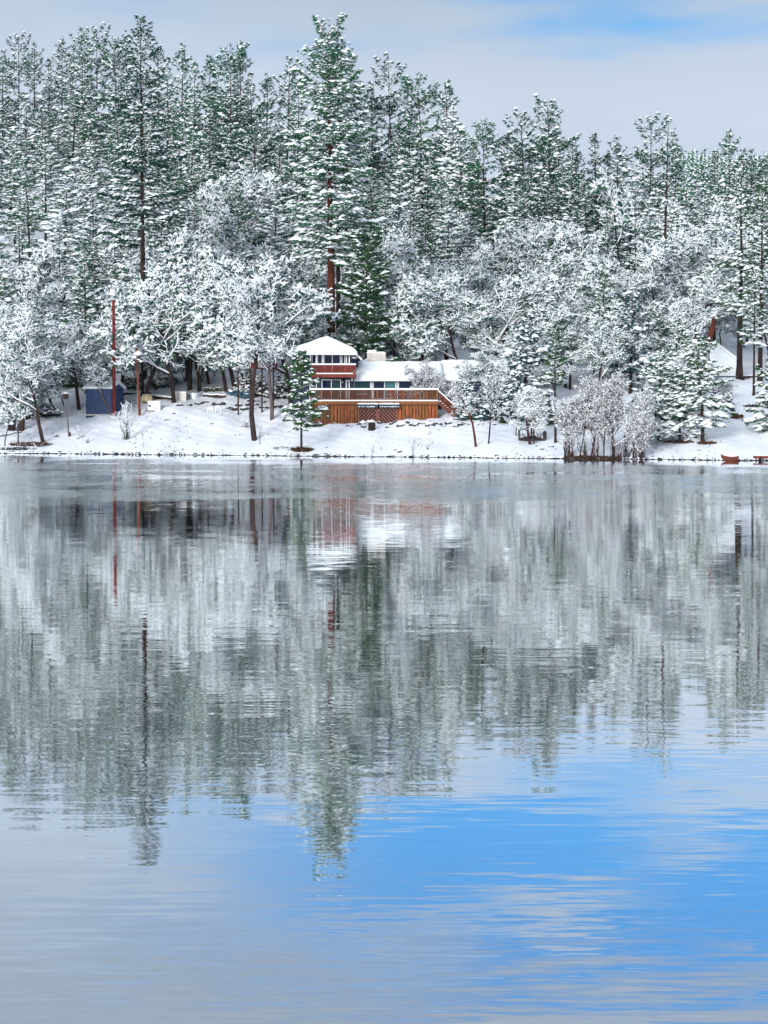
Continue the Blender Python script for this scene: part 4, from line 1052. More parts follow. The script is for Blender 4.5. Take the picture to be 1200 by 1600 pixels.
# ------------------------------------------------------------------ poles
def pole(px, py, top, r0, m_, label, name='pole', lean=0.0):
    x_, y_, z_ = hit(px, py); zt = Z(top, y_)
    t = thing(name, (x_, y_, z_), label, 'pole')
    g = Geo(); n = 10; P = np.array([(x_+lean*k/n, y_, z_-.4+(zt-z_+.4)*k/n) for k in range(n+1)]); rr = r0*(1-np.linspace(0, .22, n+1))
    tubes(g, P[:-1], P[1:], rr[:-1], rr[1:], 10); part('shaft', g, m_, t, smooth=True)
    g = Geo(); lumps(g, P[-1:]+[0, 0, .06], np.zeros(1), rr[-1]*1.2, rr[-1]*1.2, .12); part('snow_cap', g, SNOW, t, smooth=True)
    return t, P
t, P = pole(178.5, 652, 469, .20, RUSTR, 'tall rust-red pole standing at the corner of the blue shed')
g = Geo()
for k in range(14):
    zz = P[0][2]+1+k*.78; obox(g, (P[0][0]-.24, P[0][1], zz), (P[0][0]+.24, P[0][1], zz), .035, .035)
part('step_pegs', g, RUSTR, t)
t, P = pole(218.5, 649, 540, .15, ORANGE_POLE, 'shorter orange-brown wooden pole right of the tall red pole', lean=-.35)
t, P = pole(214.5, 637, 600, .05, TIN, 'thin grey metal pipe standing right against the orange-brown pole')
# ------------------------------------------------------------------ yard things left
def simple(name, px, py, label, cat): 
    x_, y_, z_ = hit(px, py); return thing(name, (x_, y_, z_), label, cat), x_, y_, z_
t, x_, y_, z_ = simple('fuel_tank', 229.5, 630, 'rounded cream-coloured fuel tank lying behind the orange pole', 'tank')
g = Geo(); n = 8
prof = [(-.62, .12), (-.58, .32), (-.42, .42), (.42, .42), (.58, .32), (.62, .12)]
for (a, ra), (b_, rb_) in zip(prof[:-1], prof[1:]): tubes(g, [(x_+a, y_, z_+.50)], [(x_+b_, y_, z_+.50)], ra, rb_, 16)
part('shell', g, BEIGE, t, smooth=True)
for s_ in (-.35, .35): box_part('foot', (x_+s_-.05, x_+s_+.05, y_-.3, y_+.3, z_-.1, z_+.14), RUBBER, t)
g = Geo(); tubes(g, [(x_, y_, z_+.85)], [(x_, y_, z_+1.02)], .15, .12, 8); part('dome', g, BEIGE, t)
g = Geo(); lumps(g, np.array([(x_+a, y_, z_+.93) for a in (-.3, .25)]), np.zeros(2), .22, .2, .06); part('snow', g, SNOW, t, smooth=True)
t, x_, y_, z_ = simple('white_cabinet', 241, 642, 'white box-shaped cabinet with dark vent in the snow right of the poles', 'cabinet')
box_part('body', (x_-.68, x_+.68, y_-.1, y_+.7, z_-.1, z_+.98), LAMPW, t, bevel=.03)
box_part('vent', (x_-.62, x_-.36, y_-.125, y_-.102, z_+.45, z_+.65), RUBBER, t)
for q in (.05, .42): box_part('door_seam', (x_+q, x_+q+.03, y_-.115, y_-.102, z_+.05, z_+.9), TIN, t)
box_part('latch', (x_+.22, x_+.28, y_-.14, y_-.102, z_+.12, z_+.36), RUBBER, t)
box_part('snow', (x_-.7, x_+.7, y_-.12, y_+.72, z_+.985, z_+1.1), SNOW, t, bevel=.04)
box_part('base_plank', (x_-.95, x_+.1, y_-.45, y_-.3, z_-.03, z_+.05), BARK_G, t)
t, x_, y_, z_ = simple('white_crate', 281.5, 626, 'off-white plank crate beside the pale metal tub', 'crate')
g = Geo(); bx(g, x_-.55, x_+.65, y_, y_+.8, z_-.1, z_+.90); part('body', g, OFFW, t)
for k in range(5): box_part('plank', (x_-.62, x_+.66, y_-.03, y_-.002, z_+.0+k*.18, z_+.165+k*.18), OFFW, t)
box_part('snow', (x_-.58, x_+.68, y_-.03, y_+.83, z_+.905, z_+1.02), SNOW, t, bevel=.04)
t, x_, y_, z_ = simple('metal_tub', 303.5, 624, 'pale galvanised stock tank with bands right of the plank crate', 'tub')
g = Geo(); n = 20
A = np.array([(x_+.84*math.cos(a)*1.0, y_+.4+.45*math.sin(a)) for a in np.arange(n)*2*math.pi/n])
for i in range(n):
    p, q = A[i], A[(i+1) % n]; obox(g, (*p, z_+.34), (*q, z_+.34), .03, .75)
part('wall', g, TIN, t, smooth=False)
for hz_ in (.12, .38, .66):
    g = Geo()
    for i in range(n): obox(g, (*A[i], z_+hz_), (*A[(i+1) % n], z_+hz_), .06, .04)
    part('band', g, TIN, t)
g = Geo(); g.add([(p[0], p[1], z_+.66) for p in A]+[(x_, y_+.4, z_+.74)], [(i, (i+1) % n, n) for i in range(n)]); part('snow', g, SNOW, t, smooth=True)
def cage(px, py, label, topped):
    t, x_, y_, z_ = simple('wire_cage', px, py, label, 'cage')
    t['group'] = 'wire cages on the lawn'
    g = Geo(); w = .30
    for a in (-w, w):
        for b_ in (0, .5): obox(g, (x_+a, y_+b_, z_-.1), (x_+a, y_+b_, z_+.68), .03, .03, up=(0, 1, 0))
    for zz in (.03, .66):
        for b_ in (0, .5): obox(g, (x_-w, y_+b_, z_+zz), (x_+w, y_+b_, z_+zz), .025, .025)
        for a in (-w, w): obox(g, (x_+a, y_, z_+zz), (x_+a, y_+.5, z_+zz), .025, .025)
    part('frame', g, TIN, t)
    g = Geo()
    for k in np.linspace(-w, w, 8)[1:-1]: obox(g, (x_+k, y_-.01, z_), (x_+k, y_-.01, z_+.66), .008, .008, up=(0, 1, 0))
    part('wires', g, TIN, t)
    g = Geo(); lumps(g, np.array([(x_-.12, y_+.25, z_+.74), (x_+.14, y_+.25, z_+.72)]), np.zeros(2), .26, .3, .14); part('snow', g, SNOW, t, smooth=True)
    if topped: box_part('board', (x_-w-.05, x_+w+.05, y_-.05, y_+.5, z_+.46, z_+.70), OFFW, t)
cage(328.5, 647, 'wire cage with pale board across its top, left of two', True)
cage(340.5, 647, 'wire cage heaped with snow, right of two', False)
t, x_, y_, z_ = simple('covered_pile', 376, 622, 'blue-grey tarpaulin pile under snow behind the leaning lawn tree', 'pile')
g = Geo(); r3 = np.random.default_rng(3); P_ = np.stack([x_+r3.uniform(-1.3, 1.5, 26), y_+r3.uniform(-.3, .6, 26), z_+r3.uniform(.0, .75, 26)], 1)
lumps(g, P_, r3.uniform(0, 6, 26), .5, .35, .32, 0, r3); part('tarpaulin', g, TARP, t)
g = Geo(); lumps(g, P_[::2]+[0, -.1, .33], r3.uniform(0, 6, 13), .38, .3, .10, 0, r3); part('snow', g, SNOW, t, smooth=True)
t, x_, y_, z_ = simple('moss_bank', 343, 611, 'low strip of green ground cover showing through snow above the lawn', 'hedge')
g = Geo(); P_ = np.stack([x_+r3.uniform(-1.8, 2.2, 160), y_+r3.uniform(-.4, .5, 160), z_+r3.uniform(-.05, .28, 160)], 1); needles(g, P_, 4, .22, .07, 0, r3, .1); part('foliage', g, MOSS, t)
g = Geo(); lumps(g, P_[:40]+[0, .2, .12], r3.uniform(0, 6, 40), .25, .2, .07, 0, r3); part('snow', g, SNOW, t, smooth=True)
# low walls / dark edging line behind the lawn
t, x_, y_, z_ = simple('log_edging', 255, 623, 'long dark log edging half buried in snow behind the white crate', 'log')
g = Geo(); a = hit(236, 622); b_ = hit(272, 626); tubes(g, [(a[0], a[1], a[2]+.12)], [(b_[0], b_[1], b_[2]+.12)], .24, .2, 8); part('log', g, BARK, t)
g = Geo(); tubes(g, [(a[0], a[1], a[2]+.34)], [(b_[0], b_[1], b_[2]+.32)], .16, .15, 6); part('snow', g, SNOW, t, smooth=True)
for (p0, q0), (p1, q1), lb in (((318, 620), (352, 621), 'dark snow-edged log lying behind the wire cages'), ((392, 618), (452, 624), 'long straight dark log left of the house under snow'), ((192, 617), (236, 616), 'dark log row right behind the blue shed'), ((0, 683), (34, 676), 'thin fallen branch lying on snow at the left edge')):
    a = hit(p0, q0); b_ = hit(p1, q1); t = thing('fallen_log', a, lb, 'log')
    g = Geo(); n = 6; P_ = np.array([np.array(a)*(1-k/n)+np.array(b_)*k/n+[0, 0, .10+.04*math.sin(k*2)] for k in range(n+1)]); rr = .17 if p0 else .07
    tubes(g, P_[:-1], P_[1:], rr, rr*.95, 8); part('log', g, BARK, t)
    g = Geo(); tubes(g, P_[:-1]+[0, 0, rr*.9], P_[1:]+[0, 0, rr*.9], rr*.7, rr*.65, 5); part('snow', g, SNOW, t, smooth=True)
# ------------------------------------------------------------------ rocks
def rock_mesh(seed):
    r = np.random.default_rng(seed)
    import bmesh
    bm = bmesh.new(); bmesh.ops.create_icosphere(bm, subdivisions=2, radius=1)
    for v in bm.verts:
        n_ = .18*math.sin(v.co.x*3.1+seed)+.14*math.sin(v.co.y*4.3+seed*2)+r.normal(0, .07)
        v.co *= 1+n_; v.co.z *= .62
        if v.co.z < -.2: v.co.z = -.2
    me = bpy.data.meshes.new('rock'); bm.to_mesh(me); bm.free(); me.materials.append(ROCK)
    g = Geo(); lumps(g, np.array([(0, .12, .50), (.35, .1, .42), (-.4, .15, .42), (0, .45, .38), (.05, -.1, .5)]), np.array([0, 1, 2, 3, 4.]), .62, .5, .22, 0, r)
    return me, g.mesh('rock_snow', [SNOW], True)
ROCKS = [rock_mesh(s) for s in range(6)]
rr_ = random.Random(12); rcount = 0
def rock(px, py, w, label, group=None, snow=True, hs=1.0):
    global rcount
    x_, y_, z_ = hit(px, py); s = w*y_/F_PX/2; rcount += 1
    me, sn = ROCKS[rcount % 6]
    t = thing('rock', (x_, y_, z_-.04), label, 'rock', group, rr_.uniform(0, 6)); t.scale = (s, s*rr_.uniform(.7, 1), s*hs)
    link(bpy.data.objects.new('stone', me), t)
    if snow: link(bpy.data.objects.new('snow_cap', sn), t)
for px, py, w in ((281, 633, 11), (296, 633.5, 10), (308, 632, 11), (316, 630, 9), (322, 628, 8), (337, 632, 12), (347, 632, 14), (358, 638, 9), (366, 640, 13), (374, 634, 12), (383, 640, 16), (388, 633, 12), (392, 627, 13), (402, 633, 10), (409, 637, 9), (419, 638, 10), (431, 636, 13), (441, 636, 12), (404, 627, 8), (413, 629, 9)):
    rock(px, py, w*1.15, 'dark snow-capped rock in the loose rock row across the lawn left of the house', 'rocks across the left lawn', hs=.8)
for px, py, w in ((272, 646, 8), (262, 656, 9), (251, 660, 5), (332, 662, 7), (306, 636, 4), (286, 702, 6)):
    rock(px, py, w, 'small dark rock poking from the open snow below the white cabinet', 'small rocks on the open lawn', snow=False, hs=.5)
for k, px in enumerate(np.arange(498, 722, 6.3)):
    py = 661+3.5*math.sin(k*1.9)+(px-500)*.004+(k % 3)*1.7-(4 if px < 530 else 0)
    if 572 < px < 590: continue
    rock(px, py, rr_.uniform(5.5, 12), 'snow-capped rock in the rubble row at the foot of the cedar deck', 'rocks below the deck', hs=.85)
for k, px in enumerate(np.arange(724, 806, 8.1)):
    rock(px, 662+2*math.sin(k*2.3), rr_.uniform(5, 10), 'snow-capped rock in the line right of the stairs', 'rocks right of the stairs', hs=.7)
for px, py, w, lb in ((625, 706, 12, 'larger dark rock of the pair near the waterline below the stump'), (617, 703, 8, 'smaller dark rock of the pair near the waterline below the stump'), (642, 713, 9, 'dark rock at the water edge below the right deck end'), (847, 702, 8, 'brown rock just right of the twig bridge foot'), (840, 697, 7, 'dark rock between twig bridge and brown rock'), (861, 698, 9, 'rock at the end of the trail right of the bridge'), (868, 702, 7, 'last rock of the trail right of the bridge'), (844, 716.5, 10, 'dark rock on the waterline left of the red bushes'), (88, 682, 13, 'dark flat rock between the two left trunks and the thin post'), (83, 677, 6, 'tiny dark rock above the flat rock at the left'), (1150, 690, 5, 'tiny dark rock in open snow right of the spreading tree')):
    rock(px, py, w, lb, hs=.6, snow=w > 8)
for k in range(9):
    rock(879+k*6.2+rr_.uniform(-2, 2), 717.5+rr_.uniform(-1, 1), rr_.uniform(5, 9), 'rusty dark rock at the foot of the red-stemmed shore bushes', 'rocks under the shore bushes', snow=False, hs=.9)
# pebbles along the waterline
g = Geo(); r4 = np.random.default_rng(44); xx = r4.uniform(-45, 42, 700); yy = shore(xx)+r4.normal(.05, .18, 700)
lumps(g, np.stack([xx, yy, np.maximum(0, ground(xx, yy))+.02], 1), r4.uniform(0, 6, 700), r4.lognormal(-2.4, .75, 700), .10, .075, 0, r4)
o = bpy.data.objects.new('shore_pebbles', g.mesh('shore_pebbles', [ROCK])); link(o); tag(o, 'dark pebbles and debris strung along the waterline', 'pebbles', kind='stuff')
# brown needle litter and weeds
def litter(px, py, wpx, dpx, n, m_, label, h=.12, name='needle_litter'):
    pts = []
    for _ in range(n):
        a = rr_.uniform(0, 6.28); q = math.sqrt(rr_.random())
        pts.append(hit(px+math.cos(a)*q*wpx, py+math.sin(a)*q*dpx))
    g = Geo(); needles(g, np.array(pts)+[0, 0, .02], 5, h, .05, 0, r4, .25)
    o = bpy.data.objects.new(name, g.mesh(name, [m_])); link(o); tag(o, label, 'ground litter', kind='stuff')
litter(472, 703.5, 17, 3.2, 260, LITTER, 'brown needle mound round the foot of the young pine by the water', .26)
litter(452, 701, 26, 3, 60, ROCK, 'dark twigs scattered on the snow left of the young pine')
litter(48, 695, 34, 3.5, 260, LITTER, 'brown grass showing through snow at the left shoreline', .22, 'dry_grass')
litter(26, 702, 32, 2.2, 120, ROCK, 'dark debris along the left waterline', .2)
litter(1060, 691, 24, 2.5, 130, LITTER, 'brown litter under the spreading snowy trees', .2)
litter(1104, 693, 16, 2, 90, LITTER, 'bare ground at the foot of the leaning snowy conifer', .2)
litter(1178, 635, 16, 1.6, 110, LITTER, 'bare brown strip below the cabin porch', .2)
litter(925, 716, 45, 2.2, 330, LITTER, 'rusty litter at the foot of the red-stemmed shore bushes', .25)
# ------------------------------------------------------------------ stump, bird table, debris
t, x_, y_, z_ = simple('tree_stump', 581, 672, 'black tree stump topped with thick snow in front of the lattice doors', 'stump')
g = Geo(); P_ = np.array([(x_, y_, z_-.3), (x_, y_, z_+.15), (x_, y_, z_+.75)]); tubes(g, P_[:-1], P_[1:], [.46, .38], [.38, .36], 12); part('wood', g, BARK, t, smooth=False)
g = Geo(); lumps(g, np.array([(x_, y_, z_+.86), (x_-.35, y_+.1, z_+.84), (x_-.9, y_+.5, z_+.78)]), np.array([0, .5, 0]), [.46, .34, .5], .38, .20); part('snow', g, SNOW, t, smooth=True)
t, x_, y_, z_ = simple('bird_table', 498, 656, 'small post table roofed with snow right of the young pine', 'bird table')
g = Geo(); tubes(g, [(x_, y_, z_-.2)], [(x_, y_, z_+.95)], .12, .10, 8); part('post', g, ORANGE_POLE, t)
g = Geo(); bx(g, x_-.45, x_+.42, y_-.35, y_+.35, z_+.95, z_+1.02); part('tray', g, BARK, t)
g = Geo(); lumps(g, np.array([(x_-.1, y_, z_+1.15), (x_+.2, y_, z_+1.08)]), np.zeros(2), [.5, .4], .38, .2); part('snow', g, SNOW, t, smooth=True)
t, x_, y_, z_ = simple('black_box', 497, 660, 'low black box lying in the snow under the bird table', 'box')
box_part('body', (x_-.42, x_+.40, y_-.3, y_+.1, z_-.05, z_+.18), RUBBER, t, bevel=.03)
box_part('snow', (x_-.3, x_+.36, y_-.25, y_+.1, z_+.182, z_+.26), SNOW, t, bevel=.03)
t, x_, y_, z_ = simple('debris_pile', 1160, 655, 'heap of brown broken logs lying on snow right of the leaning conifer', 'log pile')
for k in range(7):
    g = Geo(); a = r4.uniform(-.9, .9); P0 = np.array([x_+a-.5, y_+r4.uniform(-.3, .3), z_+.15+r4.uniform(0, .2)]); P1 = P0+[r4.uniform(.5, 1.2), r4.uniform(-.3, .3), r4.uniform(-.15, .3)]
    tubes(g, [P0], [P1], .16, .11, 7); part('broken_log', g, LITTER, t)
t, x_, y_, z_ = simple('rolled_tarp', 1136, 646, 'dark blue rolled tarpaulin beside the broken log heap', 'tarp')
g = Geo(); P_ = np.array([(x_-.9, y_, z_+.5), (x_-.3, y_, z_+.6), (x_+.4, y_, z_+.38), (x_+.8, y_, z_+.12)]); tubes(g, P_[:-1], P_[1:], [.2, .32, .3], [.32, .3, .15], 8); part('roll', g, [NAVY], t, smooth=True)
# birdhouse on a thin post, left
t, x_, y_, z_ = simple('nest_box_post', 108, 682, 'thin leaning post carrying a dark snow-topped nest box at the left', 'nest box')
g = Geo(); zt = Z(622, y_); tubes(g, [(x_, y_, z_-.2)], [(x_-.35, y_, zt)], .09, .06, 7); part('post', g, BARK_G, t)
bxx = x_-.35; box_part('box', (bxx-.28, bxx+.28, y_-.25, y_+.25, zt-.1, zt+.42), BARK, t)
g = Geo(); lumps(g, np.array([(bxx, y_, zt+.5)]), np.zeros(1), .48, .4, .16); part('snow', g, SNOW, t, smooth=True)
g = Geo(); bx(g, x_-.02, x_+.18, y_-.15, y_+.1, z_+.0, z_+.42); part('lower_box', g, BARK, t)
# ------------------------------------------------------------------ twig bridge
t, x_, y_, z_ = simple('footbridge', 831, 690, 'small black wrought footbridge with twig-pattern rails on the snow bank', 'footbridge')
x0, x1 = X(810.5, y_), X(853, y_)
def arch(f): return z_+.12+.28*math.sin(math.pi*f)-.5*max(0, f-.6)*.8
g = Geo()
for i in range(12):
    f0, f1 = i/12, (i+1)/12
    for yy in (y_-.5, y_+.5): obox(g, (x0+(x1-x0)*f0-.0, yy, arch(f0)), (x0+(x1-x0)*f1+.02, yy, arch(f1)), .07, .30)
part('arch_beam', g, RUBBER, t, kind='stuff')
for i in range(14):
    f = (i+.5)/14; xx_ = x0+(x1-x0)*f; box_part('plank', (xx_-.09, xx_+.09, y_-.46, y_+.46, arch(f)+.10, arch(f)+.15), BARK, t)
g = Geo(); lumps(g, np.array([(x0+(x1-x0)*f, y_, arch(f)+.2) for f in np.linspace(.05, .95, 10)]), np.zeros(10), .22, .42, .07); part('snow', g, SNOW, t, smooth=True)
for yy in (y_-.5, y_+.5):
    for f in (0.02, .47, .56, .93, 1.0):
        xx_ = x0+(x1-x0)*f; box_part('post', (xx_-.05, xx_+.05, yy-.05, yy+.05, arch(f)-.2, arch(f)+1.05), RUBBER, t)
    g = Geo(); rb_ = random.Random(4)
    for i in range(12):
        f0, f1 = i/12, (i+1)/12; hh = lambda f: arch(f)+.92+.12*abs(math.sin(f*2*math.pi))
        obox(g, (x0+(x1-x0)*f0, yy, hh(f0)), (x0+(x1-x0)*f1, yy, hh(f1)), .04, .06)
    for i in range(18):
        f = rb_.uniform(.04, .9); fz = rb_.uniform(.15, .5); obox(g, (x0+(x1-x0)*f, yy, arch(f)+fz), (x0+(x1-x0)*(f+rb_.uniform(-.1, .1)+.005), yy, arch(f)+fz+rb_.uniform(.2, .4)), .03, .03)
    part('twig_rail', g, RUBBER, t)
# boat and dock -----------------------------------------------------------
bxp, byp, _ = hit(1141, 719); by_ = float(shore(bxp))-1.0
t = thing('rowing_boat', (X(1138, by_), by_, 0.0), 'small red-brown rowing boat drawn up at the right shoreline', 'boat')
x0, x1 = X(1127.5, by_), X(1154.5, by_); n = 9; g = Geo(); ring = []
for i in range(n):
    f = i/(n-1); w = .42*math.sin(math.pi*min(1, .08+f*.62))**.8*(1 if f < .7 else 1-.25*(f-.7)/.3); zt = .52-.16*math.sin(math.pi*f*.8)+(.08 if f < .1 else 0); xk = x0+(x1-x0)*f; kz = -.05+(.30*(1-f/.3) if f < .3 else 0)
    ring.append([(xk, by_-w, zt), (xk+.02, by_-w*.6, kz+.08), (xk+.02, by_, kz), (xk+.02, by_+w*.6, kz+.08), (xk, by_+w, zt)])
V = [p for r_ in ring for p in r_]; F = []
for i in range(n-1):
    for j in range(4): a = i*5+j; F += [(a, a+1, a+6), (a, a+6, a+5)]
F += [((n-1)*5, (n-1)*5+1, (n-1)*5+2), ((n-1)*5, (n-1)*5+2, (n-1)*5+4), ((n-1)*5+2, (n-1)*5+3, (n-1)*5+4)]
g.add(V, F); hull = part('hull', g, BOARDB, t)
sm_ = hull.modifiers.new('thick', 'SOLIDIFY'); sm_.thickness = .04
for f in (.35, .62, .88): xk = x0+(x1-x0)*f; box_part('bench_seat', (xk-.1, xk+.1, by_-.36, by_+.36, .30, .35), BOARDB, t)
g = Geo()
for i in range(n-1):
    for j in (0, 4): obox(g, ring[i][j], ring[i+1][j], .05, .05)
part('gunwale', g, REDWOOD, t)
g = Geo(); lumps(g, np.array([(x0+(x1-x0)*f, by_, .38) for f in (.45, .6, .75, .9)]), np.zeros(4), .2, .28, .08); part('snow', g, SNOW, t, smooth=True)
dy = float(shore(X(1190, 197)))-1.4
t = thing('jetty', (X(1190, dy), dy, 0.0), 'narrow red-topped wooden jetty running out of the right photo edge', 'jetty')
x0 = X(1179, dy)
for k in range(16): box_part('deck_board', (x0+k*.26, x0+k*.26+.245, dy-.45, dy+.45, .40, .46), BOARDB, t)
for yy in (dy-.4, dy+.4): box_part('beam', (x0, x0+4.15, yy-.04, yy+.04, .24, .395), REDWOOD, t)
for k in (.55, 2.2, 3.9):
    for yy in (dy-.4, dy+.4): box_part('post', (x0+k-.07, x0+k+.07, yy-.12, yy-.045, -1.2, .39), BARK, t)
box_part('snow', (x0+.1, x0+4.1, dy-.2, dy+.4, .462, .50), SNOW, t)
# ------------------------------------------------------------------ near trees
def near(key, px, base, top, label, name='bare_tree', rz=0.0, wide=1.0, D=None):
    if D is None: x_, y_, z_ = hit(px, base)
    else: x_, y_, z_ = X(px, D), D, float(ground(X(px, D), D))
    zt = Z(top, y_); h = zt-z_; sz_ = h/HC[key]; return put(PR[key], name, x_, y_, sz_**.7*wide, sz_, rz, label, 'tree')
def unique_b(key, px, base, top, label, bark=None, leaf=None, name='bare_tree', rz=0.0, D=None, **k):
    if D is None: x_, y_, z_ = hit(px, base)
    else: x_, y_, z_ = X(px, D), D, float(ground(X(px, D), D))
    H = Z(top, y_)-z_
    gt, gc = broadleaf(H=H, **k); m = bake_b(gt, gc, key, bark, leaf)
    return put(m, name, x_, y_, 1, 1, rz, label, 'tree')
unique_b('leaning_lawn_tree', 398, 688, 372, 'tall bare tree on the lawn leaning left with a dark snow-free trunk', seed=51, spread=.30, lean=-.13, first=.45, trunk_r=.30, kids=(8, 6, 5, 6))
unique_b('grey_lawn_tree', 425, 655, 470, 'straight grey-trunked bare tree left of the tower house', BARK_G, seed=52, spread=.32, lean=-.03, first=.5, trunk_r=.24, kids=(8, 5, 5, 6), thick=.032)
unique_b('left_shore_tree', 68, 690, 468, 'dark double-trunked tree with drooping snowy boughs at the left shore', seed=53, spread=.40, lean=-.02, first=.30, trunk_r=.22, kids=(9, 6, 5, 6))
unique_b('left_shore_sapling', 28, 692, 575, 'slim grey sapling in front of the two thick trunks at the left', BARK_G, seed=54, spread=.3, first=.35, trunk_r=.10, kids=(7, 4, 4, 4), levels=4)
unique_b('left_edge_sapling', 7, 697, 600, 'thin curved sapling rising from the far left waterline', BARK_G, seed=55, spread=.3, lean=-.15, first=.4, trunk_r=.08, kids=(6, 4, 4, 4))
unique_b('thick_left_trunk', 17, 672, 470, 'thick dark trunk on the far left, left one of a close pair', seed=56, spread=.38, first=.35, trunk_r=.50, kids=(7, 6, 5, 6))
unique_b('thick_left_trunk_two', 32, 674, 485, 'thick brown trunk on the far left, right one of a close pair', BARK, seed=57, spread=.40, lean=-.05, first=.38, trunk_r=.45, kids=(7, 6, 5, 6))
unique_b('shed_leaning_tree', 173, 648, 520, 'grey leaning tree crossing the front corner of the blue shed', BARK_G, seed=58, spread=.42, lean=-.22, first=.42, trunk_r=.16, kids=(8, 5, 5, 6))
unique_b('shed_left_tree', 124, 641, 480, 'mossy dark trunk leaning over just left of the blue shed', seed=59, spread=.45, lean=-.18, first=.38, trunk_r=.24, kids=(8, 6, 5, 6))
near('oak_c', 84, 640, 500, 'small forked snow-coated tree behind the left shoreline trees', D=243)
near('oak_b', 225, 612, 400, 'dark-trunked snowy tree right behind the orange-brown pole', D=246, wide=1.1)
near('oak_d', 272, 622, 395, 'crooked multi-trunk tree standing over the plank crate', D=244, wide=1.1)
near('oak_a', 296, 598, 330, 'stout dark-trunked oak behind the metal tub', D=251, wide=1.1)
near('oak_e', 354, 603, 400, 'straight dark trunk between the stout oak and the red hut', D=249)
near('oak_c', 368, 602, 360, 'thick tapering trunk just left of the red hut', D=250)
near('oak_d', 455, 605, 380, 'snowy oak leaning over the left end of the tower roof', D=240, wide=1.1)
near('oak_a', 190, 600, 420, 'snow-laced tree rising behind the blue shed roof', D=247)
near('oak_b', 150, 600, 440, 'arching snow-laced tree behind the left end of the shed', D=246, wide=1.15)
near('oak_e', 327, 600, 430, 'thin snowy tree in the clearing behind the metal tub', D=256, wide=.9)
near('oak_c', 668, 545, 405, 'dark forked oak standing on the slope above the long roof', D=247, wide=1.1)
near('oak_a', 632, 545, 390, 'round snowy oak behind the stone chimney', D=250, wide=1.1)
near('oak_d', 720, 545, 420, 'snow-clotted oak above the roof right of the dark forked oak', D=246, wide=1.1)
near('oak_b', 765, 560, 400, 'snowy oak above the far end of the low side building', D=245, wide=1.1)
near('oak_a', 832, 560, 430, 'big dark-limbed oak above the blue-green shrub tree', D=242, wide=1.2)
near('oak_e', 700, 560, 350, 'fine white oak high above the side building roof', D=256, wide=1.1)
for key, px, top, D, lb in (('oak_c', 800, 520, 238, 'small white tree between side building and blue-green shrub tree'), ('oak_e', 842, 545, 236, 'fine white tree right of the blue-green shrub tree'), ('oak_a', 890, 500, 236, 'round snow-laced tree over the low brown outbuilding'), ('oak_d', 920, 520, 233, 'snow-clotted tree close behind the shoreline thicket'), ('oak_b', 958, 505, 234, 'leaning white tree between the green pines behind the thicket'),
    ('oak_c', 1000, 540, 230, 'thick white tree in front of the green pine pair'), ('oak_e', 1045, 520, 229, 'lacy white tree left of the broken snag'), ('oak_a', 1072, 545, 224, 'low round white tree behind the bowed conifers'), ('oak_d', 1118, 590, 224, 'small white tree hiding the left cabin wall'), ('oak_b', 868, 560, 230, 'small leaning white tree above the slender olive pine foot')):
    near(key, px, 0, top, lb, D=D, wide=1.15, rz=px*.7)
near('thin_a', 738, 0, 548, 'spindly white tree screening the middle of the side building roof', D=229.5, wide=1.3)
near('oak_e', 786, 0, 540, 'lacy white tree screening the right end of the side building roof', D=229.5, wide=1.1)
# small pine by the water
def unique_c(key, px, base, top, label, bark=BARK, name='pine_tree', rz=0.0, D=None, **k):
    if D is None: x_, y_, z_ = hit(px, base)
    else: x_, y_, z_ = X(px, D), D, float(ground(X(px, D), D))
    gt, gc, nm = conifer(H=Z(top, y_)-z_, **k); m = bake(gt, gc, nm, bark, key)
    return put(m, name, x_, y_, 1, 1, rz, label, 'tree')
unique_c('young_pine', 471, 703, 552, 'young green pine with snow pads standing alone by the water', seed=61, Rmax=2.5, bare=.20, snow=.42, dens=11, nmat=1, shape=.5, tuft=.34, lump=.17, trunk_r=.13, gaps=.15, per=10, wid=.07)
unique_c('small_pine', 868, 692, 512, 'slender olive pine with long bare lower trunk right of the bridge', seed=62, Rmax=1.6, bare=.48, snow=.30, dens=9, nmat=1, shape=.5, tuft=.26, lump=.12, trunk_r=.14, per=8)
unique_c('blue_shrub_tree', 820, 664, 505, 'bushy blue-green conifer clotted with snow right of the side building', seed=63, Rmax=3.4, bare=.05, snow=.62, dens=12, nmat=2, shape=.45, tuft=.34, lump=.24, trunk_r=.16, per=6, D=229)
unique_c('spreading_conifer', 1098, 690, 545, 'leaning snow-loaded conifer with spreading boughs near the right shore', seed=64, Rmax=4.0, bare=.22, snow=.80, dens=8, nmat=1, shape=.40, tuft=.3, lump=.20, trunk_r=.20, droop=.25, per=7, crook=.1)
unique_c('low_snowy_conifer', 1062, 690, 590, 'low conifer bowed under snow left of the leaning conifer', seed=65, Rmax=3.4, bare=.15, snow=.80, dens=12, nmat=1, shape=.45, tuft=.28, lump=.2, trunk_r=.14, droop=.3, per=7)
unique_c('shore_conifer', 1030, 688, 560, 'snow-covered conifer right behind the red-stemmed bushes', seed=66, Rmax=3.2, bare=.12, snow=.78, dens=9, nmat=0, shape=.5, tuft=.3, lump=.2, trunk_r=.18, droop=.15, per=6)
unique_c('edge_conifer', 1206, 672, 560, 'bright green snowy conifer cut by the right photo edge', seed=67, Rmax=2.6, bare=.03, snow=.5, dens=12, nmat=1, shape=.6, tuft=.3, lump=.22, trunk_r=.14, droop=.2, per=8)
unique_c('mid_green_pine', 985, 650, 452, 'dense blue-green pine behind the red-stemmed shore bushes', seed=68, Rmax=3.3, bare=.04, snow=.42, dens=8, nmat=2, shape=.55, tuft=.36, lump=.22, trunk_r=.2, D=232)
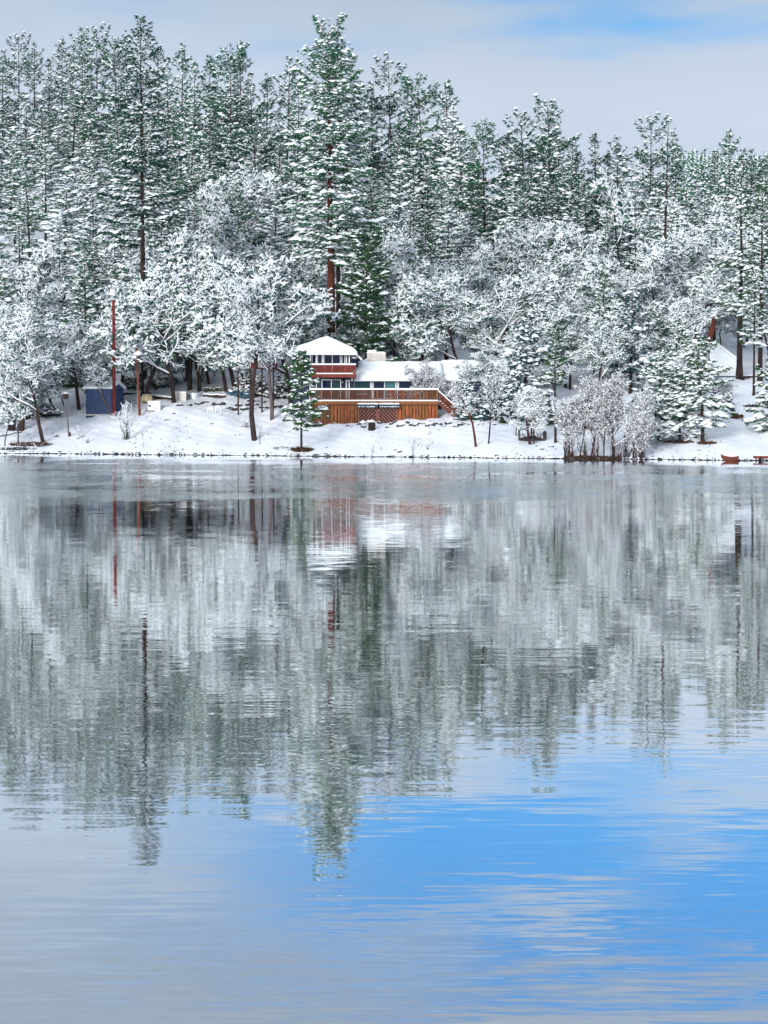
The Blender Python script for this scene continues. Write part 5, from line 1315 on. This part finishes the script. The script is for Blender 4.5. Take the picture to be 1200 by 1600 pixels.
unique_c('mid_green_pine_two', 1025, 650, 478, 'green pine standing right of the dense blue-green pine', seed=69, Rmax=2.6, bare=.10, snow=.40, dens=7, nmat=1, shape=.55, tuft=.36, lump=.2, trunk_r=.2, D=234)
unique_c('mid_green_pine_three', 940, 640, 430, 'olive-green pine rising behind the left half of the shore bushes', seed=70, Rmax=2.6, bare=.12, snow=.45, dens=7, nmat=1, shape=.6, tuft=.36, lump=.2, trunk_r=.2, D=240)
unique_c('snag_side_pine', 1078, 660, 520, 'green conifer in front of the steep snowy cabin roof', seed=71, Rmax=3.0, bare=.1, snow=.65, dens=8, nmat=1, shape=.5, tuft=.34, lump=.22, trunk_r=.2, D=226)
unique_c('porch_pine', 1178, 635, 420, 'thin-trunked pine standing in front of the dark red cabin wall', seed=72, Rmax=2.4, bare=.38, snow=.5, dens=6, nmat=1, shape=.5, tuft=.32, lump=.18, trunk_r=.15, D=226.5)
unique_c('left_dark_conifer', 135, 560, 380, 'dark green conifer half hidden among white trees above the shed', seed=73, Rmax=3.4, bare=.05, snow=.42, dens=7, nmat=0, shape=.5, tuft=.4, lump=.24, D=255)
unique_c('lawn_dark_conifer', 292, 560, 350, 'dark green conifer between snowy oaks above the plank crate', seed=74, Rmax=3.6, bare=.12, snow=.5, dens=6, nmat=1, shape=.5, tuft=.4, lump=.28, D=258)
unique_c('slope_green_pine', 663, 500, 340, 'small dark green pine above the chimney on the slope', seed=75, Rmax=2.6, bare=.05, snow=.3, dens=8, nmat=1, shape=.6, tuft=.4, lump=.2, D=262)
unique_c('left_edge_conifer', -6, 640, 400, 'dark conifer filling the far left edge above the thick trunks', seed=76, Rmax=3.4, bare=.12, snow=.5, dens=6, nmat=1, shape=.5, tuft=.4, lump=.24, D=238)
# broken snag
t, x_, y_, z_ = simple('broken_snag', 1098, 668, 'tall broken orange-brown tree snag left of the steep cabin roof', 'tree'); y_ = 231; x_ = X(1096, y_)
t.location = (x_, y_, float(ground(x_, y_)))
P_ = np.array([(X(p, y_), y_, Z(q, y_)) for p, q in ((1096, 640), (1098, 590), (1103, 560), (1107, 532), (1112, 516), (1115, 500))]); P_[0][2] = t.location.z-.3
g = Geo(); rr = np.array([.34, .32, .32, .30, .30, .24]); tubes(g, P_[:-1], P_[1:], rr[:-1], rr[1:], 9); part('trunk', g, BARK_R, t, smooth=False)
g = Geo()
for k in range(6): obox(g, P_[-1]+[r4.uniform(-.2, .2), 0, -.2], P_[-1]+[r4.uniform(-.3, .3), r4.uniform(-.1, .1), r4.uniform(.1, .5)], .08, .08, up=(0, 1, 0))
part('splinters', g, BARK_R, t)
g = Geo(); lumps(g, np.array([P_[-1]+[0, 0, .45], P_[-1]+[.25, 0, .2], P_[2]+[.1, -.25, .1], P_[3]+[.05, -.2, .3]]), np.zeros(4), [.34, .3, .2, .1], .25, .18); part('snow', g, SNOW, t, smooth=True)
# thin bank trees right of the stairs
unique_b('bank_sapling', 744, 698, 560, 'thin bare sapling with pinkish lower trunk right of the stairs', BARK_R, leafy=0, seed=81, snow=.55, spread=.30, first=.42, trunk_r=.13, kids=(8, 5, 4, 4), twig=.4, thick=.024, clumps=.15)
unique_b('bank_sapling_two', 763, 694, 555, 'second bare sapling just right of the pinkish one', leafy=0, seed=82, snow=.5, spread=.28, first=.35, trunk_r=.09, kids=(7, 5, 4, 4), twig=.4, thick=.024, clumps=.15)
unique_b('bridge_tree', 829, 695, 590, 'twin-stemmed reddish tree growing in front of the footbridge', TWIG_R, leafy=0, seed=83, snow=.7, spread=.32, first=.34, trunk_r=.15, kids=(8, 5, 5, 5), twig=.4, thick=.035)
unique_b('bridge_tree_two', 834, 694, 600, 'slim dark stem close behind the twin-stemmed reddish tree', leafy=0, seed=84, spread=.32, first=.34, trunk_r=.08, kids=(8, 5, 4, 4), twig=.4, thick=.03)
unique_b('bridge_sapling', 806, 681, 600, 'very thin sapling left of the footbridge', leafy=0, seed=85, spread=.3, first=.3, trunk_r=.06, kids=(7, 4, 4, 3), twig=.3, thick=.028)
unique_b('purple_tree', 668, 612, 546, 'small weeping tree with purple twigs and snow in front of the porch', BARK_G, LEAF_P, leafy=0, seed=86, snow=.55, spread=.40, first=.35, trunk_r=.09, kids=(10, 7, 6, 6), twig=.3, thick=.022, up=-.1, clumps=.3, D=DF+1.8)
unique_b('bare_shrub_tree', 772, 655, 575, 'fine bare shrub with upright twigs in front of the side building', leafy=0, seed=87, snow=.5, spread=.36, first=.12, trunk_r=.07, kids=(10, 5, 5, 4), twig=.4, thick=.022, clumps=.1, D=226)
unique_b('right_mid_tree', 1015, 690, 600, 'bare tree arching left with snow-lined limbs near the right shore', seed=88, spread=.45, lean=-.15, first=.2, trunk_r=.15, kids=(8, 6, 5, 5))
# shrubs ------------------------------------------------------------------
def shrub(px, py, top, wpx, n, label, stem=TWIG, snow=.7, base_w=.25, name='bare_shrub', twigs=5, r=.014, thick=.026, fan=1.0, cat='shrub', seed=None, clump=.5, group=None):
    x_, y_, z_ = hit(px, py); H = Z(top, y_)-z_; W = wpx*y_/F_PX/2
    q = np.random.default_rng(seed or int(px*7+py)); t = thing(name, (x_, y_, z_), label, cat, group)
    g = Geo(); gs = Geo(); tips = []
    for i in range(n):
        a = q.uniform(0, 6.28); b0 = np.array([x_+math.cos(a)*W*base_w*q.random(), y_+math.sin(a)*W*.5*base_w*q.random(), z_-.05])
        lean = q.normal(0, .55)*fan; top_ = np.array([b0[0]+lean*W, b0[1]+q.normal(0, .4)*W*.6, z_+H*q.uniform(.6, 1.05)*math.sqrt(max(.25, 1-.35*abs(lean)))])
        pts = [b0]
        for k in range(1, 5):
            f = k/4; p_ = b0*(1-f)+top_*f; p_[2] += .12*H*math.sin(f*3.14)*abs(lean); p_ += q.normal(0, .02*H, 3)*[1, 1, .3]; pts.append(p_)
        pts = np.array(pts); rr = r*np.array([1.6, 1.3, 1, .8, .5]); tubes(g, pts[:-1], pts[1:], rr[:-1], rr[1:], 3)
        for _ in range(twigs):
            k = q.integers(1, 4); s0 = pts[k]+(pts[k+1]-pts[k])*q.random(); d = q.normal(0, 1, 3); d[2] = abs(d[2])*.8+.35; d /= np.linalg.norm(d); e = s0+d*H*q.uniform(.10, .24)
            tubes(g, [s0], [e], r*.7, r*.4, 3); tips.append(e); tips.append((s0+e)/2)
            if q.random() < snow: tubes(gs, [s0+[0, 0, thick]], [e+[0, 0, thick]], thick, thick*.8, 3)
        if q.random() < snow: tubes(gs, pts[2:-1]+[0, -.01, thick], pts[3:]+[0, -.01, thick], thick*.7, thick*.6, 3)
    tips = np.array(tips) if tips else np.zeros((0, 3))
    if len(tips):
        tips = tips[q.uniform(0, 1, len(tips)) < clump*snow]; lumps(gs, tips, q.uniform(0, 6, len(tips)), thick*2.6*q.lognormal(0, .35, len(tips)), thick*2, thick*1.6, 0, q)
    part('stems', g, stem, t)
    if gs.n: part('snow', gs, SNOW, t, smooth=True)
shrub(198, 687, 628, 52, 26, 'fan-shaped bare shrub with snowy twigs below the orange-brown pole', snow=.8, base_w=.3)
shrub(128, 684, 660, 30, 12, 'small thin dry shrub in the snow left of the fan-shaped shrub', snow=.1, r=.007, twigs=3)
shrub(137, 692, 684, 16, 10, 'low dark weed tuft on the lower left bank', snow=.1, r=.012, twigs=3)
shrub(384, 668, 655, 18, 10, 'small purple-leaved weed left of the leaning lawn tree', LEAF_P, snow=.3, r=.02, twigs=4)
shrub(406, 694, 655, 16, 5, 'thin dry twig beside the foot of the leaning lawn tree', snow=.1, r=.008, twigs=3)
shrub(583, 708, 676, 22, 4, 'sparse dry twig in the snow below the stump', snow=.2, r=.009, twigs=3)
shrub(645, 714, 672, 22, 5, 'tall dry stalks at the water edge below the deck', snow=.1, r=.010, twigs=3)
shrub(668, 703, 690, 14, 8, 'small fuzzy weed right of the tall dry stalks', snow=.2, r=.008, twigs=4)
shrub(672, 678, 660, 12, 5, 'tiny weed just below the rocks at the right deck end', snow=.2, r=.008, twigs=3)
shrub(318, 588, 565, 30, 5, 'small forked bare shrub in the clearing above the metal tub', snow=.3, r=.02, twigs=3)
for px, py, top, lb, sd, kk in ((891, 716, 612, 'short willow at the left end of the shoreline thicket', 901, .42), (905, 717, 575, 'red-stemmed willow leaning left in the shoreline thicket', 902, .34), (922, 716, 560, 'tallest pale-topped willow in the middle of the shoreline thicket', 903, .32), (944, 717, 568, 'dark red willow right of the tallest one in the thicket', 904, .34), (958, 716, 590, 'willow with tangled snowy top near the thicket right side', 905, .38), (980, 715, 606, 'greyish willow standing apart at the right of the thicket', 906, .42), (1001, 716, 640, 'thin low willow at the right end of the thicket', 907, .45)):
    unique_b('willow', px, py, top, lb, TWIG_R if sd != 906 else TWIG, TWIG_R, name='willow_bush', seed=sd, spread=kk, first=.12, trunk_r=.07, kids=(13, 6, 5, 4), twig=.36, thick=.024, up=.60, clumps=.30, leafy=0, snow=.55, lean=random.uniform(-.12, .12))
for i, px in enumerate((884, 893, 913, 931, 958, 968, 978, 992, 1004)):
    shrub(px, 716, 672+(i*7) % 20, 14, 14, 'cluster of dark upright reeds among the shoreline bushes', TWIG_R if i % 2 else TWIG, snow=.25, base_w=.8, twigs=3, r=.024, thick=.02, fan=.45, name='reed_clump', cat='reeds', group='reeds among the shoreline bushes')
# evergreen hedge shrubs in front of the side building
def hedge(px, py, top, wpx, label, m_=NEEDLE_B, snow=.55, seed=1, n=420, name='evergreen_shrub'):
    x_, y_, z_ = hit(px, py); H = Z(top, y_)-z_; W = wpx*y_/F_PX/2; q = np.random.default_rng(seed)
    u = q.normal(size=(n, 3)); u /= np.linalg.norm(u, axis=1, keepdims=True); u *= q.uniform(.6, 1.0, (n, 1)); u[:, 2] = np.abs(u[:, 2])
    P_ = np.array([x_, y_, z_])+u*[W, W*.7, H]*(1+.18*np.sin(u[:, :1]*7+seed)+.1*q.normal(size=(n, 1)))
    t = thing(name, (x_, y_, z_), label, 'shrub'); g = Geo(); needles(g, P_, 9, .30, .07, 0, q, .05, u); st_ = Geo(); tubes(st_, np.repeat([[x_, y_, z_-.1]], 24, 0), P_[:24], .03, .01, 3)
    part('stems', st_, BARK, t); part('foliage', g, m_, t)
    on = (u[:, 2] > .02) & (q.uniform(0, 1, n) < snow); k = on.sum(); g = Geo(); sz_ = .17*q.lognormal(0, .35, k); lumps(g, P_[on]+[0, 0, .12], q.uniform(0, 6, k), sz_*1.3, sz_, sz_*.7, 0, q); part('snow', g, SNOW, t, smooth=True)
for px, py, top, w, lb, m_, sn, sd in ((730, 650, 598, 30, 'dark evergreen shrub rising over the stair handrail', NEEDLE_B, .45, 1), (735, 656, 608, 40, 'dark snow-dotted shrub at the left end of the side building', NEEDLE_B, .5, 2), (768, 656, 600, 42, 'dark snow-dotted shrub in the middle of the side building front', NEEDLE_B, .5, 3), (800, 658, 598, 40, 'blue-black shrub at the right end of the side building', NEEDLE_B, .5, 4),
    (793, 660, 644, 24, 'low bright green shrub under the snow right of the side building', MOSS, .15, 5), (846, 664, 620, 44, 'snowy olive shrub behind the footbridge', NEEDLE_G, .7, 6), (880, 664, 636, 36, 'low snowy shrub behind the slender olive pine', NEEDLE, .75, 7), (912, 668, 625, 40, 'grey snowy shrub behind the red-stemmed bushes', NEEDLE, .75, 8),
    (120, 604, 585, 60, 'dark hedge under snow behind the left end of the shed', NEEDLE, .6, 9), (255, 604, 588, 46, 'green-black hedge behind the white cabinet', NEEDLE, .5, 10), (206, 606, 590, 40, 'dark hedge right behind the shed', NEEDLE, .6, 11), (40, 655, 628, 60, 'purplish-grey thicket behind the left trunks', TWIG, .75, 12), (70, 650, 632, 50, 'snowy brush behind the dark double-trunked tree', TWIG, .7, 13),
    (392, 618, 578, 50, 'snow-filled thicket below the red hut', TWIG, .8, 14), (440, 622, 585, 44, 'snow-filled thicket against the tower left side', TWIG, .8, 15), (1120, 640, 612, 50, 'snowy brush below the steep cabin roof', TWIG, .8, 16), (1060, 660, 620, 60, 'snowy brush behind the low bowed conifer', NEEDLE, .8, 17), (690, 596, 570, 10, 'tiny snow tuft', NEEDLE, .9, 18)):
    if sd == 18: continue
    hedge(px, py, top, w, lb, m_, sn, sd)
# smoke from the chimney
m = bpy.data.materials.new('chimney_smoke'); m.use_nodes = True; nt = m.node_tree; nt.nodes.clear()
out = nt.nodes.new('ShaderNodeOutputMaterial'); pv = nt.nodes.new('ShaderNodeVolumePrincipled'); pv.inputs['Color'].default_value = (.8, .85, .95, 1)
tc = nt.nodes.new('ShaderNodeTexCoord'); tn = nt.nodes.new('ShaderNodeTexNoise'); tn.inputs['Scale'].default_value = 1.1; tn.inputs['Detail'].default_value = 3; nt.links.new(tc.outputs['Object'], tn.inputs[0])
mr = nt.nodes.new('ShaderNodeMapRange'); nt.links.new(tn.outputs[0], mr.inputs[0]); mr.inputs[1].default_value = .42; mr.inputs[2].default_value = .70; mr.inputs[3].default_value = 0; mr.inputs[4].default_value = .35
nt.links.new(mr.outputs[0], pv.inputs['Density']); nt.links.new(pv.outputs[0], out.inputs['Volume'])
g = Geo(); yc = YR+.6
import bmesh
bm = bmesh.new(); bmesh.ops.create_icosphere(bm, subdivisions=3, radius=1)
c0, c1 = np.array(at(578, 546, yc)), np.array(at(553, 517, yc)); ax = (c1-c0)/np.linalg.norm(c1-c0); hl = np.linalg.norm(c1-c0)/2
for v in bm.verts:
    p_ = np.array(v.co); s_ = .5+.28*(p_[2]+1); w_ = np.array([p_[0]*s_, p_[1]*s_, 0])
    q_ = (c0+c1)/2+ax*p_[2]*hl+np.array([w_[0], w_[1], 0]); v.co = q_
sm_me = bpy.data.meshes.new('chimney_smoke'); bm.to_mesh(sm_me); bm.free(); sm_me.materials.append(m)
o = bpy.data.objects.new('chimney_smoke', sm_me); link(o); tag(o, 'thin pale smoke drifting left from the stone chimney', 'smoke', kind='stuff')

# weeds and twigs sticking out of the snow bank
wp = []
while len(wp) < 420:
    px, py = rr_.uniform(-20, 1220), rr_.uniform(652, 714)
    if math.sin(px*.031)+math.sin(px*.083+py*.05)+rr_.gauss(0, .7) > .6: wp.append(hit(px, py))
g = Geo(); needles(g, np.array(wp), 5, .20, .016, 0, r4, .9); lumps(g, np.array(wp)[:160]+r4.normal(0, .05, (160, 3))*[1, 1, 0], r4.uniform(0, 6, 160), .10*r4.lognormal(0, .4, 160), .07, .05, 0, r4)
o = bpy.data.objects.new('snow_weeds', g.mesh('snow_weeds', [LITTER])); link(o); tag(o, 'thin dry weeds and twigs poking through the snow of the bank', 'weeds', kind='stuff')
# alike rocks and reeds: say which one it is, counted from the left
for grp, txt in (('rocks below the deck', 'snow-capped rock from left in the rubble row below the cedar deck'), ('rocks across the left lawn', 'dark rock from left in the loose row across the left lawn'), ('small rocks on the open lawn', 'small rock from left poking from the open snow of the lawn'), ('rocks right of the stairs', 'snow-capped rock from left in the line right of the stairs'), ('rocks under the shore bushes', 'rusty dark rock from left at the foot of the shore willows'), ('reeds among the shoreline bushes', 'dark upright reed cluster from left among the shore willows')):
    os_ = sorted([q for q in C.objects if q.get('group') == grp and q.parent is None], key=lambda q: q.location.x/q.location.y)
    for i, q in enumerate(os_): q['label'] = ORD[i]+' '+txt
# ------------------------------------------------------------------ cold air between the shore and the far ridge
hz_m = bpy.data.materials.new('haze'); hz_m.use_nodes = True; nt = hz_m.node_tree; nt.nodes.clear()
out = nt.nodes.new('ShaderNodeOutputMaterial'); pv = nt.nodes.new('ShaderNodeVolumePrincipled')
pv.inputs['Color'].default_value = (.82, .88, .96, 1); pv.inputs['Density'].default_value = .00005; pv.inputs['Anisotropy'].default_value = .2
nt.links.new(pv.outputs[0], out.inputs['Volume'])
g = Geo(); bx(g, -1300, 1300, -420, 3600, -4.5, 118)
o = bpy.data.objects.new('haze', g.mesh('haze', [hz_m], False)); link(o); tag(o, 'thin cold haze over the lake and forest', 'haze', kind='stuff')
